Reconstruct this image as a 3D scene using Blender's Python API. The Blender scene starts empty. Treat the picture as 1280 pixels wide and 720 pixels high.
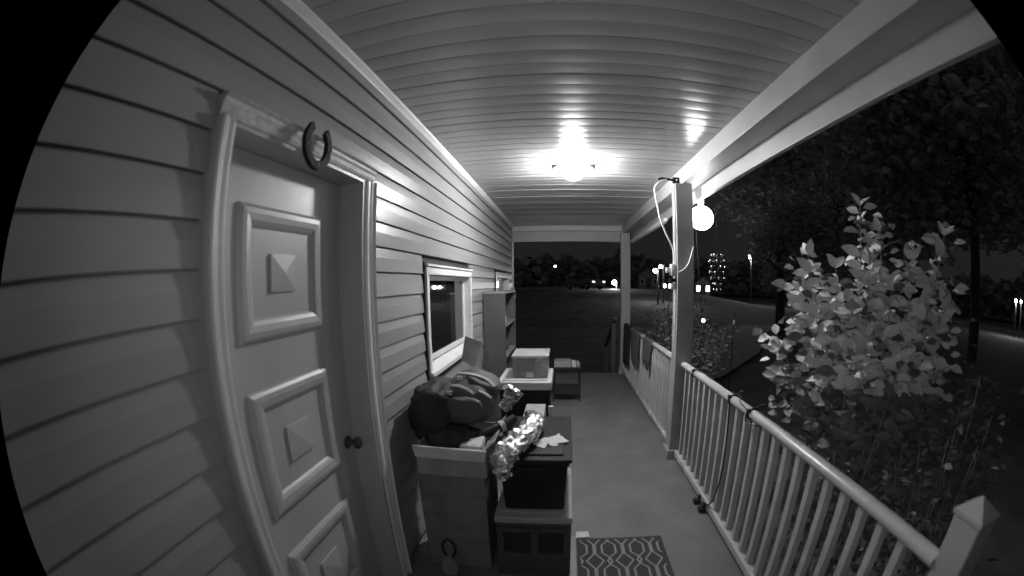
import bpy, bmesh, math, random
from mathutils import Matrix, Vector, Euler, noise as mnoise
random.seed(7)
SC = bpy.context.scene
COL = SC.collection
R = math.radians
PI = math.pi

# ------------------------------------------------------------------ camera: wide fisheye doorbell lens
cd = bpy.data.cameras.new('camera')
cam = bpy.data.objects.new('camera', cd)
COL.objects.link(cam)
SC.camera = cam
cd.type = 'PANO'
cy = cd.cycles if hasattr(cd, 'cycles') and hasattr(cd.cycles, 'panorama_type') else cd
cy.panorama_type = 'FISHEYE_LENS_POLYNOMIAL'
cy.fisheye_fov = 2.812
cy.fisheye_polynomial_k0 = 0.0
cy.fisheye_polynomial_k1 = -7.00484466e-02
cy.fisheye_polynomial_k2 = -1.30829417e-04
cy.fisheye_polynomial_k3 = 1.78583774e-05
cy.fisheye_polynomial_k4 = -9.76236272e-07
cd.sensor_width = 36
cd.sensor_fit = 'HORIZONTAL'
cd.shift_x = -41.664 / 1280
cd.shift_y = 72.915 / 720
cd.lens = 50
cd.dof.use_dof = True          # cheap small lens: the near wall is slightly soft
cd.dof.focus_distance = 4.0
cd.dof.aperture_fstop = 4.6
cd.clip_start = 0.02
cd.clip_end = 2000


def rot3(yaw, pit, rol):
    cr, sr, cp, sp, cw, sw = math.cos(rol), math.sin(rol), math.cos(pit), math.sin(pit), math.cos(yaw), math.sin(yaw)
    Rr = Matrix(((cr, 0, sr), (0, 1, 0), (-sr, 0, cr)))
    Rp = Matrix(((1, 0, 0), (0, cp, -sp), (0, sp, cp)))
    Ry = Matrix(((cw, sw, 0), (-sw, cw, 0), (0, 0, 1)))
    return Ry @ Rp @ Rr


_r = rot3(-0.0466346, -0.1534211, 0.0082345)
_m = Matrix((_r.col[0], _r.col[2], -_r.col[1])).transposed()
cam.matrix_world = Matrix.Translation((0, 0, 1.55)) @ _m.to_4x4()

# ------------------------------------------------------------------ world: night sky, monochrome (infrared) picture
w = bpy.data.worlds.new('World')
SC.world = w
w.use_nodes = True
nt = w.node_tree
nt.nodes.clear()
sky = nt.nodes.new('ShaderNodeTexSky')
sky.sky_type = 'NISHITA'
sky.sun_disc = False
sky.sun_elevation = R(-4.0)
sky.sun_rotation = R(200)
bw = nt.nodes.new('ShaderNodeRGBToBW')
bg = nt.nodes.new('ShaderNodeBackground')
wo = nt.nodes.new('ShaderNodeOutputWorld')
nt.links.new(sky.outputs[0], bw.inputs[0])
glow = nt.nodes.new('ShaderNodeMath')
glow.operation = 'ADD'
glow.inputs[1].default_value = .040      # even glow of a lit-up night sky
nt.links.new(bw.outputs[0], glow.inputs[0])
nt.links.new(glow.outputs[0], bg.inputs[0])
nt.links.new(bg.outputs[0], wo.inputs[0])
bg.inputs[1].default_value = 0.12

SC.view_settings.view_transform = 'Standard'
SC.view_settings.look = 'None'
SC.view_settings.exposure = 1.5
SC.view_settings.gamma = 1
SC.cycles.use_denoising = True
SC.cycles.max_bounces = 6
SC.cycles.sample_clamp_indirect = 6

BULB = 150.0       # ceiling lamp bulbs
GLOBE = 8.0       # globe bulb outside the post
INFRARED = 4.3     # the doorbell's own infrared lamp, watts

# ------------------------------------------------------------------ helpers


def mat(name, v, rough=.6, var=.12, scale=9, bump=0, bscale=60, metal=0, spec=.5, stretch=(1, 1, 1), coat=0, trans=0, rvar=0.08):
    m = bpy.data.materials.new(name)
    m.use_nodes = True
    n = m.node_tree.nodes
    L = m.node_tree.links
    b = n['Principled BSDF']
    tc = n.new('ShaderNodeTexCoord')
    mp = n.new('ShaderNodeMapping')
    mp.inputs['Scale'].default_value = stretch
    L.new(tc.outputs['Object'], mp.inputs[0])
    t = n.new('ShaderNodeTexNoise')
    t.inputs['Scale'].default_value = scale
    t.inputs['Detail'].default_value = 6
    L.new(mp.outputs[0], t.inputs['Vector'])
    cr = n.new('ShaderNodeValToRGB')
    a, c = max(v * (1 - var), 0), min(v * (1 + var), 1)
    cr.color_ramp.elements[0].position = .3
    cr.color_ramp.elements[1].position = .7
    cr.color_ramp.elements[0].color = (a, a, a, 1)
    cr.color_ramp.elements[1].color = (c, c, c, 1)
    L.new(t.outputs['Fac'], cr.inputs[0])
    L.new(cr.outputs[0], b.inputs['Base Color'])
    mr = n.new('ShaderNodeMapRange')
    mr.inputs['To Min'].default_value = max(rough - rvar, .02)
    mr.inputs['To Max'].default_value = min(rough + rvar, 1)
    L.new(t.outputs['Fac'], mr.inputs[0])
    L.new(mr.outputs[0], b.inputs['Roughness'])
    b.inputs['Metallic'].default_value = metal
    b.inputs['Specular IOR Level'].default_value = spec
    if coat:
        b.inputs['Coat Weight'].default_value = coat
    if trans:
        b.inputs['Transmission Weight'].default_value = trans
    if bump:
        t2 = n.new('ShaderNodeTexNoise')
        t2.inputs['Scale'].default_value = bscale
        t2.inputs['Detail'].default_value = 5
        L.new(mp.outputs[0], t2.inputs['Vector'])
        bp = n.new('ShaderNodeBump')
        bp.inputs['Strength'].default_value = bump
        bp.inputs['Distance'].default_value = .01
        L.new(t2.outputs['Fac'], bp.inputs['Height'])
        L.new(bp.outputs[0], b.inputs['Normal'])
    return m


def emat(name, s):
    m = bpy.data.materials.new(name)
    m.use_nodes = True
    b = m.node_tree.nodes['Principled BSDF']
    b.inputs['Base Color'].default_value = (.8, .8, .8, 1)
    b.inputs['Emission Color'].default_value = (1, 1, 1, 1)
    b.inputs['Emission Strength'].default_value = s
    return m


def clearmat(name, fac, v=.6):
    m = bpy.data.materials.new(name)
    m.use_nodes = True
    n = m.node_tree.nodes
    L = m.node_tree.links
    b = n['Principled BSDF']
    b.inputs['Base Color'].default_value = (v, v, v, 1)
    b.inputs['Roughness'].default_value = .35
    tr = n.new('ShaderNodeBsdfTransparent')
    mx = n.new('ShaderNodeMixShader')
    mx.inputs[0].default_value = fac
    L.new(b.outputs[0], mx.inputs[1])
    L.new(tr.outputs[0], mx.inputs[2])
    L.new(mx.outputs[0], n['Material Output'].inputs[0])
    return m


class MB:
    def __init__(s):
        s.v = []
        s.f = []

    def add(s, vs, fs):
        o = len(s.v)
        s.v += [tuple(p) for p in vs]
        s.f += [tuple(i + o for i in f) for f in fs]
        return s

    def box(s, x0, x1, y0, y1, z0, z1, bev=0, taper=0):
        if bev:
            bm = bmesh.new()
            bmesh.ops.create_cube(bm, size=1)
            for q in bm.verts:
                q.co = ((x0 + x1) / 2 + q.co.x * (x1 - x0), (y0 + y1) / 2 + q.co.y * (y1 - y0), (z0 + z1) / 2 + q.co.z * (z1 - z0))
                if taper and q.co.z < (z0 + z1) / 2:
                    cx_, cy_ = (x0 + x1) / 2, (y0 + y1) / 2
                    q.co.x = cx_ + (q.co.x - cx_) * (1 - taper)
                    q.co.y = cy_ + (q.co.y - cy_) * (1 - taper)
            bmesh.ops.bevel(bm, geom=list(bm.edges), offset=bev, segments=2, affect='EDGES', profile=.6)
            bm.verts.index_update()
            s.add([q.co[:] for q in bm.verts], [[q.index for q in f.verts] for f in bm.faces])
            bm.free()
            return s
        vs = [(x, y, z) for z in (z0, z1) for y in (y0, y1) for x in (x0, x1)]
        if taper:
            cx_, cy_ = (x0 + x1) / 2, (y0 + y1) / 2
            vs = [(cx_ + (x - cx_) * (1 - taper), cy_ + (y - cy_) * (1 - taper), z) if z == z0 else (x, y, z) for x, y, z in vs]
        return s.add(vs, [(0, 2, 3, 1), (4, 5, 7, 6), (0, 1, 5, 4), (2, 6, 7, 3), (0, 4, 6, 2), (1, 3, 7, 5)])

    def prism(s, prof, axis, a, b):
        """closed profile (2d points) extruded along axis from a to b"""
        n = len(prof)

        def P(u, v, t):
            return {0: (t, u, v), 1: (u, t, v), 2: (u, v, t)}[axis]
        vs = [P(u, v, a) for u, v in prof] + [P(u, v, b) for u, v in prof]
        fs = [(i, (i + 1) % n, n + (i + 1) % n, n + i) for i in range(n)] + [tuple(range(n))[::-1], tuple(range(n, 2 * n))]
        return s.add(vs, fs)

    def tube(s, pts, r, n=8, flat=1.0, cap=True):
        pts = [Vector(p) for p in pts]
        rs = r if isinstance(r, (list, tuple)) else [r] * len(pts)
        vs = []
        up = None
        for i, p in enumerate(pts):
            d = (pts[min(i + 1, len(pts) - 1)] - pts[max(i - 1, 0)])
            d = d.normalized() if d.length > 1e-9 else Vector((0, 0, 1))
            if up is None:
                up = Vector((0, 0, 1)) if abs(d.z) < .9 else Vector((1, 0, 0))
            a = d.cross(up)
            a = a.normalized() if a.length > 1e-6 else Vector((1, 0, 0))
            b = a.cross(d).normalized()
            up = b
            for k in range(n):
                t = 2 * PI * k / n
                vs.append(p + a * (math.cos(t) * rs[i]) + b * (math.sin(t) * rs[i] * flat))
        fs = []
        for i in range(len(pts) - 1):
            for k in range(n):
                k2 = (k + 1) % n
                fs.append((i * n + k, i * n + k2, (i + 1) * n + k2, (i + 1) * n + k))
        if cap:
            fs.append(tuple(range(n))[::-1])
            fs.append(tuple(range((len(pts) - 1) * n, len(pts) * n)))
        return s.add(vs, fs)

    def lathe(s, prof, c, n=20, axis=2):
        """prof: (radius, height) list, spun round an axis through c"""
        vs = []
        for r, h in prof:
            for k in range(n):
                t = 2 * PI * k / n
                q = [r * math.cos(t), r * math.sin(t), h]
                if axis == 0:
                    q = [q[2], q[0], q[1]]
                elif axis == 1:
                    q = [q[0], q[2], q[1]]
                vs.append((c[0] + q[0], c[1] + q[1], c[2] + q[2]))
        fs = []
        for i in range(len(prof) - 1):
            for k in range(n):
                k2 = (k + 1) % n
                fs.append((i * n + k, i * n + k2, (i + 1) * n + k2, (i + 1) * n + k))
        fs.append(tuple(range(n))[::-1])
        fs.append(tuple(range((len(prof) - 1) * n, len(prof) * n)))
        return s.add(vs, fs)

    def ball(s, c, r, n=14, sq=(1, 1, 1)):
        prof = [(max(r * math.sin(PI * i / n), 1e-4), -r * math.cos(PI * i / n)) for i in range(n + 1)]
        o = len(s.v)
        s.lathe(prof, (0, 0, 0), n=n * 2 if n < 12 else 24)
        for i in range(o, len(s.v)):
            x, y, z = s.v[i]
            s.v[i] = (c[0] + x * sq[0], c[1] + y * sq[1], c[2] + z * sq[2])
        return s

    def jitter(s, amp, freq=6, seed=0):
        for i, p in enumerate(s.v):
            q = Vector(p) * freq + Vector((seed, seed * 1.7, seed * .3))
            d = mnoise.noise_vector(q) * amp
            s.v[i] = (p[0] + d.x, p[1] + d.y, p[2] + d.z)
        return s

    def mesh(s, name, m, off=(0, 0, 0), smooth=None):
        me = bpy.data.meshes.new(name)
        me.from_pydata([(x - off[0], y - off[1], z - off[2]) for x, y, z in s.v], [], s.f)
        me.materials.append(m)
        bm = bmesh.new()
        bm.from_mesh(me)
        bmesh.ops.recalc_face_normals(bm, faces=bm.faces)
        bm.to_mesh(me)
        bm.free()
        if smooth is not None:
            for p in me.polygons:
                p.use_smooth = True
            me.set_sharp_from_angle(angle=R(smooth))
        me.update()
        return me


def wloc(o):
    v = Vector((0, 0, 0))
    while o is not None:
        v += o.location
        o = o.parent
    return v


def tag(o, label=None, cat=None, group=None, kind=None):
    if label:
        o['label'] = label
    if cat:
        o['category'] = cat
    if group:
        o['group'] = group
    if kind:
        o['kind'] = kind
    return o


def thing(name, label, cat, loc=(0, 0, 0), group=None, rz=0):
    o = bpy.data.objects.new(name, None)
    o.empty_display_size = .05
    COL.objects.link(o)
    o.location = loc
    o.rotation_euler = (0, 0, rz)
    return tag(o, label, cat, group)


def part(name, mb, m, parent=None, smooth=None, local=False, label=None, kind=None):
    """one mesh object; vertices are given in world space unless local"""
    off = (0, 0, 0) if (local or parent is None) else wloc(parent)
    o = bpy.data.objects.new(name, mb.mesh(name, m, off, smooth))
    COL.objects.link(o)
    o.parent = parent
    return tag(o, label, kind=kind)


def inst(name, me, parent, loc, rot=(0, 0, 0), scale=(1, 1, 1), world=True):
    o = bpy.data.objects.new(name, me)
    COL.objects.link(o)
    o.parent = parent
    o.location = Vector(loc) - (wloc(parent) if (world and parent) else Vector((0, 0, 0)))
    o.rotation_euler = rot
    o.scale = scale
    return o


def struct(name, mb, m, smooth=None):
    o = part(name, mb, m, None, smooth)
    return tag(o, kind='structure')


def copy_tree(o, parent=None):
    c = o.copy()
    COL.objects.link(c)
    c.parent = parent
    for ch in list(o.children):
        copy_tree(ch, c)
    return c


# ------------------------------------------------------------------ materials (the picture is infrared: everything grey)
VINYL = mat('vinyl_siding', .29, .32, .11, 3, bump=.09, bscale=140, stretch=(1, .08, 1))
CEIL = mat('vinyl_ceiling', .45, .24, .05, 4, stretch=(.2, 1, 1), rvar=.05)
TRIM = mat('white_trim', .70, .40, .08, 6, bump=.04)
TRIMW = mat('weathered_trim', .46, .5, .25, 40, bump=.3, bscale=120)
RAIL = mat('vinyl_rail', .50, .26, .07, 5, bump=.03)
DOORM = mat('door_paint', .41, .42, .12, 4, bump=.06, bscale=90, stretch=(1, 1, .25))
FLOOR = mat('painted_floor', .145, .6, .22, 3.2, bump=.12, bscale=90)
BEAM = mat('beam_paint', .46, .45, .10, 4, bump=.05)
POST = mat('post_wrap', .34, .45, .08, 5, bump=.03)
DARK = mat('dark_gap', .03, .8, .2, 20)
IRON = mat('old_iron', .012, .7, .4, 40, bump=.4, bscale=90, spec=.2)
BRASS = mat('dark_knob', .09, .42, .2, 20, metal=.4)
GLASS = mat('window_glass', .012, .03, .1, 3, spec=.6, rvar=.01)
BLACKP = mat('black_plastic', .012, .38, .3, 14, bump=.04)
LIDP = mat('dark_grey_plastic', .02, .6, .15, 10, bump=.04, spec=.15)
GREYP = mat('grey_plastic', .22, .45, .12, 8, bump=.04)
PALEP = mat('pale_plastic', .50, .38, .1, 8)
CLEARP = clearmat('clear_plastic', .62, .5)
CLEARL = clearmat('clear_lid', .35, .5)
TRAY = mat('pale_tray', .36, .5, .12, 8, bump=.04)
CRATE = mat('dark_crate', .075, .5, .15, 8, bump=.04)
CARD = mat('cardboard', .19, .8, .2, 9, bump=.12, bscale=50)
CARDL = mat('pale_cardboard', .30, .75, .15, 10, bump=.1)
PAPER = mat('paper', .62, .7, .15, 30)
FABRIC = mat('dark_nylon', .075, .6, .15, 8, bump=.4, bscale=150)
FABRICB = mat('black_nylon', .022, .7, .3, 18, bump=.4, bscale=120)
STRAP = mat('strap_webbing', .62, .6, .25, 40, bump=.4, bscale=300)
FOIL = mat('silver_foil', .8, .17, .1, 20, bump=1.0, bscale=48, metal=1, rvar=.1)
SHELF = mat('laminate_board', .085, .5, .1, 5)
SHELFE = mat('laminate_edge', .24, .5, .1, 5)
METALB = mat('black_metal', .03, .4, .2, 20)
CORD = mat('white_cord', .68, .4, .06, 20)
CORDB = mat('black_cord', .02, .5, .2, 20)
MATD = mat('mat_dark', .05, .95, .3, 120, bump=.5, bscale=400)
MATL = mat('mat_light', .30, .95, .2, 120, bump=.5, bscale=400)
CLOTH1 = mat('grey_cloth', .09, .85, .25, 25, bump=.3, bscale=200)
CLOTH2 = mat('black_cloth', .025, .9, .3, 25, bump=.3, bscale=200)
GRASSM = mat('grass', .11, .95, .45, 1.2, bump=.6, bscale=25)
ASPH = mat('asphalt', .22, .85, .25, .6, bump=.2, bscale=30)
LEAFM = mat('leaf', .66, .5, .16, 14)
LEAFD = mat('leaf_dim', .15, .6, .25, 14)  # dark copy of leaf; fading light low in the shrub is in its colour
LEAFN = mat('night_foliage', .55, .9, .3, 3, spec=.1)
STEM = mat('stem', .30, .7, .25, 20, bump=.3)
BARK = mat('bark', .06, .9, .4, 8, bump=.7, bscale=25)
HWALL = mat('house_clapboard', .12, .7, .1, 3)
HROOF = mat('shingles', .06, .9, .3, 6, bump=.3)
CARP = mat('car_paint', .12, .22, .1, 3, coat=.6)
CARG = mat('car_glass', .01, .05, .1, 3)
TYRE = mat('tyre', .02, .8, .2, 10)
CHROME = mat('bright_metal', .7, .2, .1, 20, metal=1)

# ------------------------------------------------------------------ setting: ground, road, porch floor
GZ = -0.6
g = MB()
N = 46
ring = [-900, -300, -120] + [-70 + i * 5 for i in range(40)] + [160, 300, 900]
for iy, yv in enumerate(ring):
    for xv in ring:
        g.v.append((xv, yv, GZ - .02 + .05 * mnoise.noise(Vector((xv * .15, yv * .15, 0)))))
n_ = len(ring)
for iy in range(n_ - 1):
    for ix in range(n_ - 1):
        a = iy * n_ + ix
        g.f.append((a, a + 1, a + n_ + 1, a + n_))
struct('ground', g, GRASSM)
struct('road', MB().box(50, 59, -200, 320, GZ - .1, GZ + .07), ASPH)
dv = MB()
pts = [(2.6, 9.5), (5.5, 13), (8.5, 18), (14, 26), (24, 36), (38, 44), (50.5, 49)]
for i in range(len(pts) - 1):
    (xa, ya), (xb, yb) = pts[i], pts[i + 1]
    dx, dy = xb - xa, yb - ya
    l = math.hypot(dx, dy)
    nx, ny = -dy / l * 1.3, dx / l * 1.3
    if i == 0:
        dv.v += [(xa + nx, ya + ny, GZ + .06), (xa - nx, ya - ny, GZ + .06)]
    dv.v += [(xb + nx, yb + ny, GZ + .06), (xb - nx, yb - ny, GZ + .06)]
    dv.f.append((2 * i, 2 * i + 1, 2 * i + 3, 2 * i + 2))
struct('driveway', dv, ASPH)
struct('porch_floor', MB().box(-.90, 1.16, -.7, 6.97, GZ - .1, 0, bev=.008), FLOOR)

# ------------------------------------------------------------------ house wall with its siding
DOOR_Y = (.70, 1.70)
DOOR_Z = 2.115
WIN = [(2.42, 3.72, .965, 1.70), (5.10, 6.30, .965, 1.715)]
hw = thing('house_wall', 'long house wall clad in horizontal pale vinyl siding on the left', 'house wall', (-.90, 3, 0))
WY0, WY1, WZ1 = -.7, 6.93, 2.57


def holes_at(z0, z1):
    h = []
    if z0 < DOOR_Z - .02:
        h.append(DOOR_Y)
    for a, b, c, d in WIN:
        if z1 > c - .02 and z0 < d + .0:
            h.append((a, b))
    return sorted(h)


def intervals(h):
    out = []
    y = WY0
    for a, b in h:
        if a > y:
            out.append((y, a))
        y = max(y, b)
    out.append((y, WY1))
    return out


# solid wall core behind the boards, cut round the openings
zc = sorted({-.1, .965, 1.70, 1.715, DOOR_Z, WZ1 + .1})
core = MB()
for za, zb in zip(zc[:-1], zc[1:]):
    h = []
    if za < DOOR_Z:
        h.append(DOOR_Y)
    for a, b, c, d in WIN:
        if za >= c - 1e-6 and zb <= d + 1e-6:
            h.append((a, b))
    for a, b in intervals(sorted(h)):
        core.box(-1.12, -.896, a, b, za, zb)
part('wall_core', core, DARK, hw)
PITCH = .1218
zb0 = 1.517 - 12 * PITCH
for k in range(22):
    z0 = zb0 + k * PITCH
    z1 = min(z0 + PITCH, WZ1 - .002)
    if z1 - z0 < .02:
        break
    t = (z1 - z0) / PITCH
    zm = z0 + min(.54 * PITCH, z1 - z0)
    prof = [(-.897, z0 + .003), (-.872, z0 - .004), (-.870, z0 - .003), (-.8703, z0 + .004), (-.8735, zm), (-.8745, zm + .003)]
    if t > .75:
        prof += [(-.8825, z1 - .009), (-.887, z1 - .003), (-.897, z1 - .001)]
    else:
        prof += [(-.8885, z1), (-.897, z1)]
    for a, b in intervals(holes_at(z0, z1)):
        cuts = [a, b]
        if k in (18,) and a < 1.64 < b:
            cuts = [a, 1.64, b]
        if k in (19, 20) and a < 1.66 < b:
            cuts = [a, 1.66, b]
        if k in (15, 9) and a < 4.6 < b:
            cuts = [a, 4.6, b]
        for c0, c1 in zip(cuts[:-1], cuts[1:]):
            part('siding_board', MB().prism(prof, 1, c0 + (.002 if c0 != a else .004), c1 - (.0 if c1 != b else .004)), VINYL, hw)
part('ceiling_trim', MB().prism([(-.895, 2.569), (-.895, 2.535), (-.868, 2.532), (-.862, 2.54), (-.845, 2.555), (-.842, 2.569)], 1, WY0, WY1 - .002), TRIM, hw)
part('corner_trim', MB().box(-.9, -.858, 6.931, 6.965, 0, 2.29, bev=.004), TRIM, hw)

# ------------------------------------------------------------------ ceiling of grooved strips
pc = thing('porch_ceiling', 'grooved white vinyl ceiling over the porch', 'ceiling', (.08, 3, 2.57))
CP = .1130
prof = []
for i in range(9):
    u = i / 8
    yy = .004 + u * (CP - .008)
    prof.append((yy, .0011 * (2 * u - 1) ** 2))
prof = [(0.0015, .012)] + prof + [(CP - .0015, .012), (CP - .0015, .03), (.0015, .03)]
me = None
y = 1.213 - 17 * CP
k = 0
while y < 6.93:
    if me is None:
        mb = MB().prism(prof, 0, -.90, 1.03)
        me = mb.mesh('ceiling_strip', CEIL, (0, 0, 0), 35)
    o = inst('ceiling_strip', me, pc, (0, y, 2.5705 + random.uniform(-.0012, .0012)), rot=(random.uniform(-.010, .010), 0, 0))
    y += CP
part('deck_above', MB().box(-1.1, 1.25, -.8, 7.1, 2.605, 2.64), DARK, pc)

# ------------------------------------------------------------------ beams
bm_ = thing('side_beam', 'pale boxed beam running along the open right side of the porch', 'beam', (1.1, 3.1, 2.43))
part('fascia', MB().box(1.02, 1.05, -.7, 6.95, 2.432, 2.572, bev=.003), BEAM, bm_)
part('soffit_board', MB().box(1.051, 1.188, -.7, 6.95, 2.436, 2.456), BEAM, bm_)
part('outer_board', MB().box(1.19, 1.225, -.7, 7.06, 2.315, 2.60, bev=.004), BEAM, bm_)
eb = thing('end_beam', 'white boxed beam across the far end of the porch', 'beam', (.1, 7.0, 2.29))
part('face_board', MB().box(-.9, 1.019, 6.955, 7.05, 2.288, 2.47, bev=.004), POST, eb)
part('upper_trim', MB().box(-.9, 1.019, 6.935, 7.05, 2.473, 2.568, bev=.006), BEAM, eb)

# ------------------------------------------------------------------ posts


def post(x0, x1, y0, y1, top, label):
    t = thing('porch_post', label, 'post', ((x0 + x1) / 2, (y0 + y1) / 2, 0), 'square porch posts')
    part('shaft', MB().box(x0, x1, y0, y1, .09, top, bev=.005), POST, t)
    part('base_trim', MB().box(x0 - .022, x1 + .022, y0 - .022, y1 + .022, .0, .088, bev=.008), POST, t)
    return t


post(.955, 1.105, 3.32, 3.46, 2.4315, 'square grey porch post in the middle of the railing with cords on it')
post(.972, 1.132, 6.83, 6.952, 2.4315, 'pale square porch post at the far corner')
nw = thing('newel_post', 'short newel post with pointed cap at the near end of the railing', 'post', (1.07, .48, 0))
part('shaft', MB().box(1.015, 1.125, .425, .535, 0, 1.04, bev=.006), RAIL, nw)
cap = MB()
cap.add([(1.01, .42, 1.04), (1.13, .42, 1.04), (1.13, .54, 1.04), (1.01, .54, 1.04), (1.01, .42, 1.052), (1.13, .42, 1.052), (1.13, .54, 1.052), (1.01, .54, 1.052), (1.07, .48, 1.098)],
        [(3, 2, 1, 0), (0, 1, 5, 4), (1, 2, 6, 5), (2, 3, 7, 6), (3, 0, 4, 7), (4, 5, 8), (5, 6, 8), (6, 7, 8), (7, 4, 8)])
part('cap', cap, RAIL, nw)

# ------------------------------------------------------------------ railings


def railing(ya, yb, label, x=1.04, step=.12, first=None):
    t = thing('railing', label, 'railing', (x, (ya + yb) / 2, 0), 'white porch railings')
    prof = []
    for i in range(14):
        a = 2 * PI * i / 14
        prof.append((x + .033 * math.cos(a), .873 + .027 * math.sin(a)))
    part('top_rail', MB().prism(prof, 1, ya, yb), RAIL, t, 40)
    part('bottom_rail', MB().prism([(x - .036, .035), (x + .036, .035), (x + .036, .078), (x + .026, .088), (x - .026, .088), (x - .036, .078)], 1, ya, yb), RAIL, t)
    bme = MB().box(-.018, .018, -.018, .018, .086, .853, bev=.003).mesh('baluster', RAIL)
    y = first
    while y < yb - .03:
        if y > ya + .03:
            inst('baluster', bme, t, (x, y, 0), rot=(0, 0, random.uniform(-.03, .03)))
        y += step
    return t


railing(.537, 3.318, 'near white railing with round handrail and square balusters between newel and middle post', first=.7)
railing(3.462, 6.828, 'far white railing with clothes hanging on it between the two posts', first=3.60)

# ------------------------------------------------------------------ entry door
ed = thing('entry_door', 'pale panelled entry door set deep in the siding wall', 'door', (-.97, 1.19, 0))
part('door_leaf', MB().box(-1.03, -.99, .785, 1.605, .012, 2.03, bev=.003), DOORM, ed)
for z0 in (1.408, .795, .182):
    y0, y1, z1 = .945, 1.437, z0 + .447
    fr = MB()
    prof2 = [(-.004, 0), (0, .010), (.012, .018), (.030, .0205), (.052, .017), (.066, .009), (.072, .004), (.076, 0)]   # (distance inward, height)
    rings = []
    for d, h in prof2:
        rings.append([(-.990 + h, y0 + d, z0 + d), (-.990 + h, y1 - d, z0 + d), (-.990 + h, y1 - d, z1 - d), (-.990 + h, y0 + d, z1 - d)])
    vs = [p for rg in rings for p in rg]
    fs = []
    for i in range(len(rings) - 1):
        for j in range(4):
            fs.append((i * 4 + j, i * 4 + (j + 1) % 4, (i + 1) * 4 + (j + 1) % 4, (i + 1) * 4 + j))
    fr.add(vs, fs)
    pn = part('door_panel', fr, DOORM, ed)
    yc, zc_ = 1.19, z0 + .222
    sq = MB()
    a, b = .074, .066
    sq.add([(-.989, yc - a, zc_ - b), (-.989, yc + a, zc_ - b), (-.989, yc + a, zc_ + b), (-.989, yc - a, zc_ + b),
            (-.981, yc - a, zc_ - b), (-.981, yc + a, zc_ - b), (-.981, yc + a, zc_ + b), (-.981, yc - a, zc_ + b), (-.974, yc, zc_)],
           [(0, 1, 5, 4), (1, 2, 6, 5), (2, 3, 7, 6), (3, 0, 4, 7), (4, 5, 8), (5, 6, 8), (6, 7, 8), (7, 4, 8)])
    part('raised_square', sq, DOORM, pn)
kn = part('knob', MB().lathe([(.006, 0), (.012, .004), (.011, .03), (.02, .038), (.028, .05), (.028, .062), (.018, .072), (.002, .075)], (-.988, 1.545, .865), axis=0), BRASS, ed, 40)
part('rose', MB().lathe([(.001, 0), (.032, .0), (.031, .006), (.014, .012)], (-.990, 1.545, .865), axis=0), BRASS, kn, 40)
for ya, yb, nm in ((.766, .784, 'jamb'), (1.606, 1.624, 'jamb')):
    part('jamb', MB().box(-1.03, -.868, ya, yb, 0, 2.05), DOORM, ed)
part('head_jamb', MB().box(-1.03, -.868, .785, 1.605, 2.032, 2.05), DOORM, ed)


def casing(parent, along, a, b, inner, outer, m):
    """moulded board; along 1 = runs in y at height inner..outer, 2 = runs in z"""
    s = 1 if outer > inner else -1
    wd = abs(outer - inner)
    pr = [(0, -.894), (0, -.862), (.012, -.856), (.03, -.858), (.04, -.852), (wd - .016, -.850), (wd - .008, -.840), (wd, -.844), (wd, -.894)]
    mb = MB()
    if along == 2:
        mb.prism([(x, inner + s * d) for d, x in pr], 2, a, b)
    else:
        n = len(pr)
        vs = [(x, a, inner + s * d) for d, x in pr] + [(x, b, inner + s * d) for d, x in pr]
        mb.add(vs, [(i, (i + 1) % n, n + (i + 1) % n, n + i) for i in range(n)] + [tuple(range(n)), tuple(range(n, 2 * n))])
    return part('casing', mb, m, parent)


casing(ed, 2, 0, 2.045, .775, .703, BEAM)
casing(ed, 2, 0, 2.045, 1.625, 1.697, TRIM)  # paler than the left casing: the ceiling lamp's light put into its colour
casing(ed, 1, .703, 1.697, 2.047, 2.113, TRIMW)
part('threshold', MB().box(-1.03, -.85, .72, 1.68, .0, .011), GREYP, ed)

# ------------------------------------------------------------------ windows


def window(a, b, c, d, label):
    t = thing('window', label, 'window', (-.9, (a + b) / 2, c), 'house windows')
    e = .006
    # receiving channel round the frame, its shadow gap put in as dark colour
    ch = MB()
    ch.box(-.90, -.862, a + .001, a + .016, c - .01, d + .01)
    ch.box(-.90, -.862, b - .016, b - .001, c - .01, d + .01)
    part('channel', ch, DARK, t)
    fw = .05
    part('frame_side', MB().box(-.96, -.852, a + .018, a + .018 + fw, c + .03, d - .02, bev=.004), TRIM, t)
    part('frame_side', MB().box(-.96, -.852, b - .018 - fw, b - .018, c + .03, d - .02, bev=.004), TRIM, t)
    part('frame_head', MB().box(-.96, -.852, a + .018 + fw + .001, b - .018 - fw - .001, d - .02 - fw, d - .02, bev=.004), TRIM, t)
    part('drip_cap', MB().box(-.895, -.842, a + .01, b - .01, d - .018, d - .002, bev=.003), TRIM, t)
    part('sill', MB().prism([(-.96, c + .03), (-.835, c), (-.835, c + .028), (-.87, c + .045), (-.96, c + .075)], 1, a + .018, b - .018), TRIM, t)
    sa, sb, sc_, sd = a + .069, b - .069, c + .076, d - .071
    s = .035
    sash = MB()
    sash.box(-.945, -.915, sa, sa + s, sc_, sd, bev=.003)
    sash.box(-.945, -.915, sb - s, sb, sc_, sd, bev=.003)
    sash.box(-.945, -.915, sa + s, sb - s, sd - s, sd, bev=.003)
    sash.box(-.945, -.915, sa + s, sb - s, sc_, sc_ + s, bev=.003)
    so = part('sash', sash, TRIM, t)
    part('pane', MB().box(-.936, -.930, sa + s - .003, sb - s + .003, sc_ + s - .003, sd - s + .003), GLASS, so)
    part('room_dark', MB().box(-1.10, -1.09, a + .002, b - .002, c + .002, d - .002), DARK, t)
    return t


window(*WIN[0], 'near white framed window above the backpack, lamp mirrored in its pane')
window(*WIN[1], 'far white framed window mostly hidden behind the grey shelf unit')

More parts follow.
